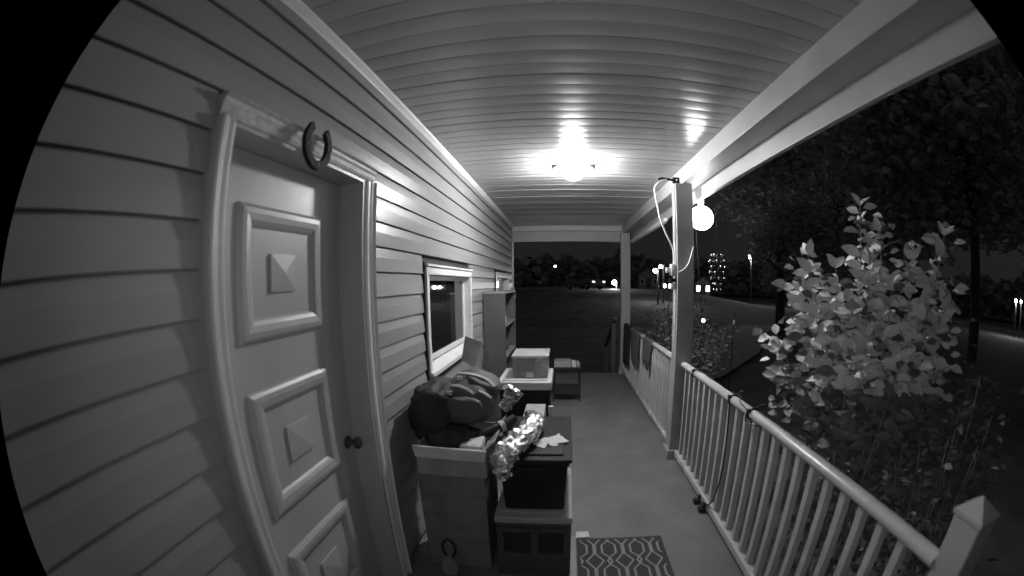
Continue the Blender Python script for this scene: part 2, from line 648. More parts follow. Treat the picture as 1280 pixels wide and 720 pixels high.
# ------------------------------------------------------------------ ceiling lamp and globe bulb
LX, LY = .09, 3.33
cl = thing('ceiling_lamp', 'glaring round lamp fixed flat to the porch ceiling', 'lamp', (LX, LY, 2.57))
part('base_plate', MB().lathe([(.002, 0), (.088, 0), (.088, -.010), (.075, -.02), (.002, -.022)], (LX, LY, 2.568), 32), TRIM, cl, 40)
part('glass_jar', MB().lathe([(.002, -.0225), (.066, -.0225), (.082, -.034), (.086, -.06), (.080, -.10), (.060, -.125), (.03, -.136), (.002, -.138)], (LX, LY, 2.568), 24), emat('lit_jar', BULB), cl, 60)
for sx_ in (-1, 1):
    cp_ = MB().prism([(LX + sx_ * .120, 2.5615), (LX + sx_ * .186, 2.5615), (LX + sx_ * .180, 2.518)], 1, LY - .02, LY + .02)
    part('clip', cp_, IRON, cl)
    part('mounting_bar', MB().box(min(LX + sx_ * .089, LX + sx_ * .186), max(LX + sx_ * .089, LX + sx_ * .186), LY - .012, LY + .012, 2.562, 2.568), TRIM, cl)
gb = thing('globe_bulb', 'lit round globe bulb under the beam just outside the middle post', 'light bulb', (1.207, 3.40, 2.31))
part('socket', MB().lathe([(.002, 0), (.028, 0), (.03, -.02), (.024, -.06), (.002, -.06)], (1.207, 3.40, 2.3155), 16), TRIM, gb, 40)
part('globe', MB().ball((1.207, 3.40, 2.150), .108), emat('lit_globe', GLOBE), gb, 60)  # globe made oversized so its glowing shape takes in the bulb's glare halo

# ------------------------------------------------------------------ the doorbell's infrared lamp (behind the lens)
db = thing('doorbell', 'doorbell housing with infrared lamp facing along the porch', 'doorbell', (0, -.05, 1.5))
part('housing', MB().box(-.03, .03, -.075, -.045, 1.44, 1.60, bev=.008), BLACKP, db)
ld = bpy.data.lights.new('infrared_lamp', 'SPOT')
ld.energy = INFRARED
ld.spot_size = R(172)
ld.spot_blend = .9
ld.shadow_soft_size = .03
lo = bpy.data.objects.new('infrared_lamp', ld)
COL.objects.link(lo)
lo.parent = db
lo.location = (0, .055, .04)
lo.rotation_euler = (R(89), 0, R(-4))

# ------------------------------------------------------------------ horseshoe over the door
hs = MB()
pts = []
for i in range(25):
    a = R(-222 + i * (264 / 24))
    rr = .078
    pts.append((-.832, 1.155 + math.cos(a) * rr * 1.0, 2.066 + math.sin(a) * rr * (1.02)))
pts = [(-.832, 1.155 + .07 * math.sin(t) * (1 if abs(t) < 2.0 else .95), 2.066 - .078 * math.cos(t)) for t in [(-2.45 + 4.9 * i / 28) for i in range(29)]]
n = len(pts)
for i in range(n - 1):
    p, q = Vector(pts[i]), Vector(pts[i + 1])
for i, p in enumerate(pts):
    c = Vector((-.832, 1.155, 2.066))
    d = (Vector(p) - c).normalized()
    wd = .0155 if 4 < i < n - 5 else .014
    for e, x in ((-wd, -.836), (wd, -.836), (wd, -.818), (-wd, -.818)):
        q = Vector(p) + d * e
        hs.v.append((x + .004, q.y, q.z))
for i in range(n - 1):
    for k in range(4):
        k2 = (k + 1) % 4
        hs.f.append((i * 4 + k, i * 4 + k2, i * 4 + 4 + k2, i * 4 + 4 + k))
hs.f += [(0, 1, 2, 3), tuple((n - 1) * 4 + j for j in (3, 2, 1, 0))]
h = thing('horseshoe', 'dark iron horseshoe hung open end up over the door', 'horseshoe', (-.832, 1.155, 1.98))
part('shoe', hs, IRON, h)
for yy, zz in ((1.085, 2.05), (1.225, 2.05), (1.155, 1.99)):
    part('nail', MB().lathe([(.001, 0), (.005, 0), (.004, .004), (.001, .005)], (-.8138, yy, zz), 8, 0), CHROME, h)

# ------------------------------------------------------------------ doormat with trellis pattern
MX0, MX1, MY0, MY1 = .085, .622, 1.28, 2.118
dm = thing('doormat', 'dark doormat with pale trellis pattern on the porch floor', 'doormat', (.353, 1.7, 0))
part('base', MB().box(MX0, MX1, MY0, MY1, .001, .010, bev=.003), MATD, dm)
P_, Q_ = .172, .236


def wB(v):
    v = abs((v + .5) % 1 - .5)
    if v < .17:
        return .235
    if v < .36:
        return .235 * (.36 - v) / .19
    return -.075 * (v - .36) / .14


def wA(v):
    v = abs((v + .5) % 1 - .5)
    return .026 if v < .2 else .026 + .265 * (v - .2) / .3


pat = MB()
rows = 96
ya, yb = MY0 + .02, MY1 - .022


def strand(fx):
    prev = None
    for i in range(rows + 1):
        yv = ya + (yb - ya) * i / rows
        v = (yb - yv) / Q_ - .42
        xv = fx(v)
        if xv < MX0 + .02 or xv > MX1 - .02:
            prev = None
            continue
        hw_ = .0062
        cur = len(pat.v)
        pat.v += [(xv - hw_, yv, .0125), (xv + hw_, yv, .0125)]
        if prev is not None:
            pat.f.append((prev, prev + 1, cur + 1, cur))
        prev = cur


for c in range(-1, 4):
    xa = MX0 + .105 + c * P_
    for s in (-1, 1):
        strand(lambda v, xa=xa, s=s: xa + s * P_ * wA(v))
        strand(lambda v, xa=xa, s=s: xa + P_ / 2 + s * P_ * wB(v))
part('trellis_pattern', pat, MATL, dm)
bd = thing('floor_board', 'narrow pale board lying along the left edge of the doormat', 'board', (.058, 1.75, 0))
part('board', MB().box(.036, .079, 1.3, 2.125, .001, .022, bev=.003), GREYP, bd)
pp = MB().box(.085, .165, 2.126, 2.185, .001, .016, bev=.005).jitter(.012, 22, 3)
for i, p in enumerate(pp.v):
    pp.v[i] = (p[0], p[1], max(p[2], .001))
tag(part('crumpled_paper', pp, PAPER), 'scrap of crumpled white paper at the far corner of the doormat', 'paper')

# ------------------------------------------------------------------ storage totes by the door, front stack


def tote(name, label, x0, x1, y0, y1, z0, z1, mbody, mlid, lid=.035, over=.016, taper=.1, handles=True, group='storage totes'):
    t = thing(name, label, 'storage tote', ((x0 + x1) / 2, (y0 + y1) / 2, z0), group)
    part('body', MB().box(x0, x1, y0, y1, z0 + .001, z1 - lid, bev=.018, taper=taper), mbody, t, 40)
    part('rim', MB().box(x0 - .006, x1 + .006, y0 - .006, y1 + .006, z1 - lid - .022, z1 - lid - .001, bev=.006), mbody, t, 40)
    ld_ = MB().box(x0 - over, x1 + over, y0 - over, y1 + over, z1 - lid, z1 - .010, bev=.009)
    l = part('lid', ld_, mlid, t, 40)
    part('lid_ridge', MB().box(x0 + .022, x1 - .022, y0 + .03, y1 - .03, z1 - .0105, z1, bev=.005), mlid, l, 40)
    if handles:
        for xs, a, b in (((x0 + x1) / 2, y0 - .012, y0 + .012),):
            part('handle', MB().box(xs - .055, xs + .055, a - .004, b, z1 - lid - .06, z1 - lid - .024, bev=.006), mbody, t, 40)
    return t


ct = thing('drawer_crate', 'low grey plastic crate with two dark openings under the tote stack', 'crate', (-.15, 1.98, 0))
cr_ = MB()
cr_.box(-.345, .035, 1.762, 2.26, .002, .322)
part('shell', MB().box(-.345, .035, 1.766, 2.26, .002, .150, bev=.006), CRATE, ct)
part('recess_shade', MB().box(-.345, .035, 1.80, 2.26, .152, .325, bev=.006), DARK, ct)  # solid dark block behind the openings; their inner shade is its colour
part('top_bar', MB().box(-.345, .035, 1.766, 1.799, .296, .325, bev=.004), CRATE, ct)
for xa, xb in ((-.345, -.312), (-.168, -.128), (.005, .035)):
    part('upright', MB().box(xa, xb, 1.766, 1.799, .1505, .2955), CRATE, ct)
part('side_panel', MB().box(.0355, .042, 1.766, 2.26, .003, .325), CRATE, ct)
part('base_foot', MB().box(-.35, .045, 1.755, 1.7655, .002, .03, bev=.002), CRATE, ct)
tote('storage_tote', 'shallow tote with pale grey lid lying between crate and black tote', -.335, .035, 1.75, 2.32, .326, .425, CRATE, TRAY, lid=.05, over=.014, taper=.05, handles=False)
bt = tote('storage_tote', 'tall black storage tote with papers on its dark lid', -.312, .022, 1.765, 2.38, .426, .748, BLACKP, LIDP, lid=.03, over=.02, taper=.09)
part('side_label', MB().box(.0185, .0205, 1.84, 1.90, .56, .62), PAPER, bt)
# papers on the lid
ws = MB()
for xa, ya_, rz, sx, sy, nn in ((-.06, 1.965, .5, .14, .09, 6), (-.115, 1.915, -.3, .07, .075, 4), (-.052, 1.90, .2, .045, .03, 3)):
    m_ = MB()
    for i in range(nn + 1):
        for j in range(nn + 1):
            u, v = i / nn - .5, j / nn - .5
            px, py_ = u * sx, v * sy * (1 + .5 * u)
            m_.v.append((xa + px * math.cos(rz) - py_ * math.sin(rz), ya_ + px * math.sin(rz) + py_ * math.cos(rz), .7505 + .018 * abs(mnoise.noise(Vector((u * 3 + xa * 9, v * 3, 1))))))
    for i in range(nn):
        for j in range(nn):
            a = i * (nn + 1) + j
            m_.f.append((a, a + 1, a + nn + 2, a + nn + 1))
    lab = {6: 'largest crumpled paper sheet on the black tote lid', 4: 'smaller crumpled paper left of the sheet on the black tote lid', 3: 'tiny paper scrap in front of the sheets on the black tote lid'}[nn]
    tag(part('paper_sheet', m_, PAPER, None, 30), lab, 'paper', 'papers on the black tote')

# ------------------------------------------------------------------ cardboard boxes against the wall
lb = thing('cardboard_box', 'tall dim cardboard box standing on the floor below the open box', 'box', (-.56, 1.95, 0), 'cardboard boxes')
part('body', MB().box(-.755, -.395, 1.80, 2.16, .002, .618, bev=.004, taper=.02).jitter(.004, 5, 2), CARD, lb)
for z in (.47, .36, .2):
    part('crease', MB().box(-.74, -.41, 1.793, 1.80, z, z + .012, bev=.002), CARD, lb)
ob = thing('open_box', 'open pale cardboard box stuffed with things under the backpack', 'box', (-.56, 1.95, .62), 'cardboard boxes')
x0, x1, y0, y1, z0, z1 = -.735, -.375, 1.765, 2.17, .62, .775
th = .006
part('bottom', MB().box(x0 + .01, x1 - .01, y0 + .01, y1 - .01, z0, z0 + .008), CARDL, ob)
part('front_wall', MB().box(x0, x1, y0, y0 + th, z0 + .001, z1).jitter(.004, 7, 1), CARDL, ob)
part('back_wall', MB().box(x0, x1, y1 - th, y1, z0 + .001, z1), CARDL, ob)
part('left_wall', MB().box(x0, x0 + th, y0 + th + .001, y1 - th - .001, z0 + .001, z1), CARDL, ob)
part('right_wall', MB().box(x1 - th, x1, y0 + th + .001, y1 - th - .001, z0 + .001, z1), CARDL, ob)
fl = MB()
fl.add([(x0 - .012, y0 - .012, z1 + .008), (x1 + .006, y0 - .014, z1 - .004), (x1 - .004, y0 - .022, z1 - .056), (x0 + .004, y0 - .022, z1 - .045),
        (x0 - .012, y0 - .002, z1 + .010), (x1 + .006, y0 - .002, z1 - .002), (x1 - .004, y0 - .016, z1 - .056), (x0 + .004, y0 - .016, z1 - .045)],
       [(0, 1, 2, 3), (7, 6, 5, 4), (0, 4, 5, 1), (1, 5, 6, 2), (2, 6, 7, 3), (3, 7, 4, 0)])
part('front_flap', fl, mat('flap_card', .52, .7, .12, 12), ob)
fr2 = MB().add([(x1 + .001, y0 + .01, z1 + .001), (x1 + .001, y1 - .02, z1 + .001), (x1 + .05, y1 - .03, z1 + .055), (x1 + .035, y0 + .03, z1 + .03),
                (x1 + .007, y0 + .01, z1 + .001), (x1 + .007, y1 - .02, z1 + .001), (x1 + .056, y1 - .03, z1 + .055), (x1 + .041, y0 + .03, z1 + .03)],
               [(0, 1, 2, 3), (7, 6, 5, 4), (0, 4, 5, 1), (1, 5, 6, 2), (2, 6, 7, 3), (3, 7, 4, 0)])
part('side_flap', fr2, CARDL, ob)
tag(part('paper_wad', MB().box(-.50, -.40, 1.79, 1.88, .70, .79, bev=.01).jitter(.02, 14, 4), PAPER, None), 'white paper wad poking out of the open box', 'paper')


def blob(c, s, seed, amp, nu=28, nv=18, p=2.6, freq=4, floor=None):
    """superellipsoid with folds"""
    mb = MB()
    for i in range(nv + 1):
        ph = -PI / 2 + PI * i / nv
        for j in range(nu):
            t = 2 * PI * j / nu

            def sp(v, e):
                return math.copysign(abs(v) ** e, v)
            e = 2 / p
            d = Vector((sp(math.cos(ph), e) * sp(math.cos(t), e), sp(math.cos(ph), e) * sp(math.sin(t), e), sp(math.sin(ph), e)))
            q = Vector((d.x * s[0], d.y * s[1], d.z * s[2]))
            nz = mnoise.fractal(Vector((d.x * freq + seed, d.y * freq, d.z * freq * .7)), 1.0, 2.0, 3)
            q += d * (amp * nz)
            q += Vector(c)
            if floor is not None and q.z < floor:
                q.z = floor
            mb.v.append(q[:])
    for i in range(nv):
        for j in range(nu):
            j2 = (j + 1) % nu
            mb.f.append((i * nu + j, i * nu + j2, (i + 1) * nu + j2, (i + 1) * nu + j))
    return mb


tag(part('black_bag', blob((-.70, 2.10, .86), (.14, .22, .17), 3, .03), FABRICB, None, 60), 'black fabric bag slumped against the siding behind the backpack', 'bag')
tag(part('dark_jacket', blob((-.575, 1.92, .755), (.13, .12, .075), 9, .03), FABRICB, None, 60), 'black crumpled cloth filling the open cardboard box', 'cloth')

# ------------------------------------------------------------------ backpack
bp_ = thing('backpack', 'dark grey backpack with loose straps lying on the open box under the window', 'backpack', (-.55, 2.1, .85))
body = blob((-.525, 2.10, .945), (.165, .185, .125), 1.3, .012, 44, 30, 3.4, 2.4)
for i, p in enumerate(body.v):
    x, y, z = p
    u = (x + .525) / .165
    v_ = (y - 2.1) / .185
    f = min(max((z - .83) / .24, 0), 1)
    body.v[i] = (x + .03 * f, y + .05 * f, z + .03 * f * (1 - u * u) - .035 * u * f + .03 * v_ * f)
part('body', body, FABRIC, bp_, 60)
pk = blob((-.515, 1.925, .925), (.115, .035, .085), 4.4, .008, 30, 18, 3.2, 2.4)
part('front_pocket', pk, FABRIC, bp_, 60)
flp = blob((-.43, 2.16, 1.06), (.11, .13, .042), 7.7, .008, 34, 16, 2.8, 2.2)
for i, p in enumerate(flp.v):
    flp.v[i] = (p[0], p[1], p[2] - .35 * (p[0] + .43) + .1 * (p[1] - 2.16))
part('top_flap', flp, FABRIC, bp_, 60)


def ribbon(pts, wdt, th=.004, up=(0, 0, 1)):
    mb = MB()
    P = [Vector(p) for p in pts]
    # smooth by catmull sampling
    Q = []
    for i in range(len(P) - 1):
        p0, p1, p2, p3 = P[max(i - 1, 0)], P[i], P[i + 1], P[min(i + 2, len(P) - 1)]
        for k in range(5):
            t = k / 5
            Q.append(.5 * ((2 * p1) + (-p0 + p2) * t + (2 * p0 - 5 * p1 + 4 * p2 - p3) * t * t + (-p0 + 3 * p1 - 3 * p2 + p3) * t ** 3))
    Q.append(P[-1])
    U = Vector(up)
    for i, q in enumerate(Q):
        d = (Q[min(i + 1, len(Q) - 1)] - Q[max(i - 1, 0)]).normalized()
        s = d.cross(U)
        s = s.normalized() if s.length > 1e-5 else Vector((1, 0, 0))
        nn = s.cross(d).normalized()
        for a, b in ((-1, -1), (1, -1), (1, 1), (-1, 1)):
            mb.v.append((q + s * (a * wdt / 2) + nn * (b * th / 2))[:])
    for i in range(len(Q) - 1):
        for k in range(4):
            k2 = (k + 1) % 4
            mb.f.append((i * 4 + k, i * 4 + k2, i * 4 + 4 + k2, i * 4 + 4 + k))
    m_ = len(Q) - 1
    mb.f += [(3, 2, 1, 0), (m_ * 4, m_ * 4 + 1, m_ * 4 + 2, m_ * 4 + 3)]
    return mb


for ch in bp_.children:
    for v in ch.data.vertices:
        c_ = Vector((.035, .02, -.03))
        v.co = c_ + (v.co - c_) * .84
from mathutils.bvhtree import BVHTree
bv, bf = [], []
for ch in bp_.children:
    o_ = len(bv)
    bv += [v.co + wloc(bp_) for v in ch.data.vertices]
    bf += [[i + o_ for i in p.vertices] for p in ch.data.polygons]
tree_ = BVHTree.FromPolygons(bv, bf)
EYE = Vector((0, 0, 1.55))


def lay(dirs, lift=.008):
    """points on the bag's surface, for the webbing that lies on it"""
    out = []
    for q in dirs:
        hit = tree_.ray_cast(EYE, Vector(q))
        if hit[0] is not None:
            n_ = hit[1] if hit[1].dot(Vector(q)) < 0 else -hit[1]
            out.append((hit[0] + n_ * lift, n_))
    return out


for dirs, wd in (([(-0.277, 0.9371, -0.2124), (-0.2561, 0.9428, -0.2134), (-0.235, 0.9476, -0.2163), (-0.206, 0.9523, -0.2251), (-0.1865, 0.9538, -0.2354), (-0.1728, 0.9529, -0.2492)], .015),
                 ([(-0.271, 0.9313, -0.2432), (-0.2539, 0.9355, -0.2459), (-0.2346, 0.9382, -0.2544), (-0.2191, 0.9391, -0.2646)], .014),
                 ([(-0.2096, 0.9433, -0.2574), (-0.194, 0.9444, -0.2656), (-0.1803, 0.9442, -0.2756)], .013),
                 ([(-0.3048, 0.9167, -0.2583), (-0.3007, 0.9108, -0.2829), (-0.2944, 0.9023, -0.315)], .018),
                 ([(-0.2863, 0.9294, -0.2329), (-0.2879, 0.9229, -0.2555), (-0.2858, 0.9182, -0.2745)], .016)):
    hp = lay(dirs)
    if len(hp) > 1:
        up_ = sum((h_[1] for h_ in hp), Vector()) / len(hp)
        part('strap', ribbon([h_[0] for h_ in hp], wd, .005, up_), STRAP, bp_, 50)
for h_, n_ in lay([(-0.2731, 0.9355, -0.224), (-0.254, 0.9402, -0.2269), (-0.29, 0.9259, -0.2422), (-0.2765, 0.9252, -0.2599)], .008):
    part('buckle', MB().box(h_.x - .015, h_.x + .015, h_.y - .007, h_.y + .007, h_.z - .011, h_.z + .011, bev=.005), STRAP, bp_)
# strap roll beside the foil
rl = thing('rolled_strap', 'dark rolled fabric strap lying between backpack and silver foil', 'strap', (-.30, 1.98, .80))
part('roll', MB().tube([(-.42, 1.92, .795), (-.36, 1.95, .81), (-.31, 1.99, .825), (-.26, 2.03, .85)], [.022, .027, .026, .024], 12), FABRICB, rl, 50)
part('buckle', MB().tube([(-.335, 1.972, .818), (-.315, 1.987, .824)], [.031, .031], 12), STRAP, rl, 50)

# card leaning under the window
cdm = MB().add([(-.62, 2.36, 1.10), (-.53, 2.30, 1.065), (-.50, 2.42, 1.20), (-.62, 2.47, 1.235),
                (-.623, 2.366, 1.10), (-.533, 2.306, 1.065), (-.503, 2.426, 1.20), (-.623, 2.476, 1.235)],
               [(0, 1, 2, 3), (7, 6, 5, 4), (0, 4, 5, 1), (1, 5, 6, 2), (2, 6, 7, 3), (3, 7, 4, 0)])
tag(part('card', cdm, CARDL), 'pale square card sticking up behind the backpack under the window', 'card')
tag(part('torn_flap', MB().add([(-.505, 2.40, 1.04), (-.455, 2.40, 1.05), (-.46, 2.43, 1.15), (-.49, 2.43, 1.16), (-.505, 2.405, 1.04), (-.455, 2.405, 1.05), (-.46, 2.435, 1.15), (-.49, 2.435, 1.16)],
                   [(0, 1, 2, 3), (7, 6, 5, 4), (0, 4, 5, 1), (1, 5, 6, 2), (2, 6, 7, 3), (3, 7, 4, 0)]), CARDL), 'small torn card flap right of the square card', 'card')

# ------------------------------------------------------------------ silver foil bags


def foil(path, wid, hgt, seed, amp=.02):
    """crumpled sack along a path of points"""
    P = [Vector(p) for p in path]
    Q = []
    for i in range(len(P) - 1):
        p0, p1, p2, p3 = P[max(i - 1, 0)], P[i], P[i + 1], P[min(i + 2, len(P) - 1)]
        for k in range(9):
            t = k / 9
            Q.append(.5 * ((2 * p1) + (-p0 + p2) * t + (2 * p0 - 5 * p1 + 4 * p2 - p3) * t * t + (-p0 + 3 * p1 - 3 * p2 + p3) * t ** 3))
    Q.append(P[-1])
    mb = MB()
    nu = 36
    for i, q in enumerate(Q):
        f = i / (len(Q) - 1)
        d = (Q[min(i + 1, len(Q) - 1)] - Q[max(i - 1, 0)]).normalized()
        s = d.cross(Vector((0, 0, 1)))
        s = s.normalized() if s.length > 1e-3 else Vector((1, 0, 0))
        nn = s.cross(d)
        k = max(math.sin(PI * min(max(f, .03), .97)) ** .45, .25)
        for j in range(nu):
            t = 2 * PI * j / nu
            v = q + s * (math.cos(t) * wid * k) + nn * (math.sin(t) * hgt * k)
            r_ = mnoise.fractal(v * 22 + Vector((seed, 0, 0)), .8, 2.1, 4)
            r2 = abs(mnoise.noise(v * 45 + Vector((0, seed, 0))))
            v += (v - q).normalized() * (amp * r_ + .012 * r2)
            mb.v.append(v[:])
    for i in range(len(Q) - 1):
        for j in range(nu):
            j2 = (j + 1) % nu
            mb.f.append((i * nu + j, i * nu + j2, (i + 1) * nu + j2, (i + 1) * nu + j))
    m_ = (len(Q) - 1) * nu
    mb.f += [tuple(range(nu))[::-1], tuple(range(m_, m_ + nu))]
    return mb


tag(part('foil_bag', foil([(-.19, 2.26, .80), (-.165, 2.10, .805), (-.20, 1.92, .80), (-.255, 1.77, .79), (-.285, 1.715, .745), (-.29, 1.708, .69), (-.293, 1.705, .655)], .066, .044, 2), FOIL, None, 22), 'crumpled silver foil bag draped over the corner of the black tote', 'foil bag', 'silver foil bags')
tag(part('foil_bag', foil([(-.36, 2.34, .80), (-.33, 2.30, .86), (-.30, 2.26, .92), (-.33, 2.22, .97)], .05, .03, 6), FOIL, None, 22), 'smaller silver foil bag squeezed behind the backpack', 'foil bag', 'silver foil bags')

# ------------------------------------------------------------------ rear stack: tote with pale lid, clear tote on top
tote('storage_tote', 'dark tote with wide pale lid below the clear tote', -.53, -.115, 3.18, 3.72, .002, .775, LIDP, PALEP, lid=.075, over=.016, taper=.1)
ck = thing('clear_tote', 'clear plastic tote with pale lid, topmost of the rear stack', 'storage tote', (-.28, 3.45, .776), 'storage totes')
cx0, cx1, cy0, cy1, cz0, cz1 = -.435, -.125, 3.26, 3.64, .7765, .945
wl = MB()
wl.box(cx0 + .012, cx1 - .012, cy0 + .01, cy0 + .014, cz0 + .004, cz1)
wl.box(cx0 + .012, cx1 - .012, cy1 - .014, cy1 - .01, cz0 + .004, cz1)
wl.box(cx0 + .010, cx0 + .0115, cy0 + .01, cy1 - .01, cz0 + .004, cz1)
wl.box(cx1 - .0115, cx1 - .010, cy0 + .01, cy1 - .01, cz0 + .004, cz1)
wl.box(cx0 + .012, cx1 - .012, cy0 + .015, cy1 - .015, cz0, cz0 + .004)
part('body', wl, CLEARP, ck)
part('lid', MB().box(cx0, cx1, cy0 - .002, cy1 + .002, cz1 + .001, cz1 + .024, bev=.008), CLEARL, ck, 40)
part('latch', MB().box(-.31, -.25, cy0 - .006, cy0 + .009, cz0 + .01, cz0 + .05, bev=.004), PALEP, ck, 40)
tag(part('packed_cloth', blob((-.335, 3.45, .846), (.08, .14, .066), 2.2, .02), CLOTH1, None, 60), 'dark bundle packed in the left half of the clear tote', 'cloth', 'contents of the clear tote')
tag(part('packed_foil', blob((-.195, 3.42, .846), (.052, .10, .065), 5.2, .025), PAPER, None, 60), 'bright crumpled wrapping packed in the right half of the clear tote', 'wrapping', 'contents of the clear tote')
tag(part('small_box', MB().box(-.30, -.145, 2.80, 3.12, .002, .60, bev=.006), CARDL), 'pale upright box wedged between rear totes and black tote', 'box')
tag(part('rolled_tube', MB().tube([(-.085, 2.98, .012), (-.10, 2.99, .62)], [.022, .022], 14), PALEP, None, 40), 'pale upright tube standing beside the rear totes', 'tube')

# ------------------------------------------------------------------ shelf unit
sh = thing('shelf_unit', 'tall grey shelf unit standing against the wall past the window', 'shelf', (-.74, 4.75, 0))
sx0, sx1, sy0, sy1, sz = -.865, -.625, 4.28, 5.22, 1.478
part('side_panel', MB().box(sx0, sx1, sy0, sy0 + .022, .002, sz - .024, bev=.002), SHELF, sh)
part('side_panel', MB().box(sx0, sx1, sy1 - .022, sy1, .002, sz - .024, bev=.002), SHELF, sh)
part('top_board', MB().box(sx0, sx1 + .006, sy0 - .006, sy1 + .006, sz - .023, sz, bev=.003), SHELFE, sh)
part('back_board', MB().box(sx0 - .002, sx0 + .006, sy0 + .0225, sy1 - .0225, .03, sz - .03), SHELF, sh)
part('kick_board', MB().box(sx1 - .03, sx1 - .015, sy0 + .0225, sy1 - .0225, .002, .07), SHELF, sh)
for z in (.075, .40, .74, 1.09):
    part('shelf_board', MB().box(sx0 + .007, sx1 - .002, sy0 + .0225, sy1 - .0225, z, z + .02, bev=.002), SHELFE, sh)
tag(part('white_bottle', MB().lathe([(.002, 0), (.035, 0), (.036, .09), (.03, .11), (.014, .125), (.014, .145), (.002, .146)], (-.668, 4.38, 1.1105), 16), PAPER, None, 40), 'small white bottle on the upper board of the shelf unit', 'bottle')
tag(part('shelf_basket', blob((-.75, 4.75, .83), (.085, .2, .068), 5, .012, floor=.7605), CLOTH1, None, 60), 'dim cloth bundle on the middle board of the shelf unit', 'cloth')

# ------------------------------------------------------------------ small metal table at the far end
mt = thing('side_table', 'small black metal table standing past the stacked totes', 'table', (.04, 5.36, 0))
tx0, tx1, ty0, ty1 = -.14, .22, 5.20, 5.52
for x in (tx0 + .01, tx1 - .01):
    for y in (ty0 + .01, ty1 - .01):
        part('leg', MB().tube([(x, y, .001), (x, y, .44)], .009, 8), METALB, mt, 40)
part('top', MB().box(tx0, tx1, ty0, ty1, .441, .462, bev=.003), METALB, mt)
part('lower_shelf', MB().box(tx0 + .02, tx1 - .02, ty0 + .02, ty1 - .02, .15, .165), METALB, mt)
part('apron', MB().box(tx0 + .02, tx1 - .02, ty0 + .005, ty0 + .018, .10, .166), METALB, mt)
tag(part('flat_box', MB().box(-.13, .095, 5.215, 5.47, .463, .535, bev=.004), CARDL), 'pale flat box on the left of the small metal table', 'box')
tag(part('paper_stack', MB().box(.105, .155, 5.215, 5.40, .463, .53, bev=.008).jitter(.008, 20, 2), PAPER), 'white packet beside the flat box on the metal table', 'packet', 'packets on the metal table')
tag(part('paper_stack', MB().box(.165, .21, 5.215, 5.40, .463, .515, bev=.008).jitter(.008, 20, 5), CARDL), 'greyer packet at the right edge of the metal table', 'packet', 'packets on the metal table')

# ------------------------------------------------------------------ scoop on the floor in front of the boxes
sc_ = thing('hand_scoop', 'pale hand scoop with dark looped handle in front of the cardboard boxes', 'scoop', (-.62, 1.70, 0))
bl = MB()
for i in range(13):
    f = i / 12
    hw2 = .045 * math.sin(PI * (.12 + .83 * f)) ** .6
    for j in range(7):
        u = j / 6 * 2 - 1
        bl.v.append((-.607 + u * hw2, 1.70 - .012 * u * u + .02 * f, .012 + .13 * f))
for i in range(12):
    for j in range(6):
        a = i * 7 + j
        bl.f.append((a, a + 1, a + 8, a + 7))
off = len(bl.v)
bl.v += [(x, y + .006, z) for x, y, z in bl.v[:off]]
bl.f += [tuple(i + off for i in reversed(f)) for f in bl.f[:72]]
part('blade', bl, GREYP, sc_, 40)
part('handle', MB().tube([(-.607 + .035 * math.cos(t), 1.727, .185 + .06 * math.sin(t)) for t in [R(-75 + 330 * i / 22) for i in range(23)]], .008, 8), METALB, sc_, 40)

# ------------------------------------------------------------------ cords, plugs and hook on the middle post
hk = thing('wall_hook', 'dark metal hook block where the cord meets the beam by the middle post', 'hook', (.93, 3.44, 2.46))
part('block', MB().box(.958, 1.018, 3.40, 3.43, 2.452, 2.505, bev=.004), IRON, hk)
part('arm', MB().tube([(.96, 3.415, 2.48), (.91, 3.415, 2.485), (.86, 3.415, 2.49), (.83, 3.41, 2.475)], .011, 8), IRON, hk, 40)
part('screw', MB().lathe([(.001, 0), (.007, 0), (.006, .004), (.001, .005)], (.99, 3.3995, 2.48), 10, 1), CHROME, hk)


def smooth(pts, k=6):
    P = [Vector(p) for p in pts]
    Q = []
    for i in range(len(P) - 1):
        p0, p1, p2, p3 = P[max(i - 1, 0)], P[i], P[i + 1], P[min(i + 2, len(P) - 1)]
        for a in range(k):
            t = a / k
            Q.append(.5 * ((2 * p1) + (-p0 + p2) * t + (2 * p0 - 5 * p1 + 4 * p2 - p3) * t * t + (-p0 + 3 * p1 - 3 * p2 + p3) * t ** 3))
    Q.append(P[-1])
    return Q


tag(part('extension_cord', MB().tube(smooth([(.90, 3.40, 2.475), (.84, 3.40, 2.455), (.79, 3.39, 2.40), (.785, 3.37, 2.31), (.80, 3.36, 2.22), (.815, 3.35, 2.12), (.86, 3.35, 2.0), (.915, 3.37, 1.90), (.938, 3.38, 1.83), (.938, 3.38, 1.70)]), .0075, 8), CORD, None, 50),
    'white cord looping down from the ceiling hook to the middle post', 'cord', 'white cords on the middle post')
tag(part('post_cord', MB().tube(smooth([(.947, 3.352, 2.42), (.947, 3.35, 2.2), (.947, 3.355, 1.9), (.947, 3.352, 1.6), (.947, 3.35, 1.35), (.947, 3.352, 1.1)]), .0055, 8), CORD, None, 50),
    'thin white cord running straight down the middle post', 'cord', 'white cords on the middle post')
tag(part('pigtail_cord', MB().tube(smooth([(.965, 3.305, 1.665), (1.0, 3.30, 1.68), (1.04, 3.30, 1.72), (1.065, 3.30, 1.78), (1.085, 3.30, 1.85), (1.095, 3.30, 1.88)]), .0065, 8), CORD, None, 50),
    'short white cord curling up across the face of the middle post', 'cord', 'white cords on the middle post')
pg = thing('power_splitter', 'white plug splitter strapped to the side of the middle post', 'plug', (.93, 3.36, 1.5))
part('block', MB().box(.905, .945, 3.335, 3.40, 1.63, 1.73, bev=.008), CORD, pg, 40)
part('plug', MB().box(.865, .904, 3.345, 3.385, 1.655, 1.70, bev=.008), CORD, pg, 40)
part('plug', MB().box(.905, .946, 3.345, 3.38, 1.515, 1.565, bev=.008), CORD, pg, 40)
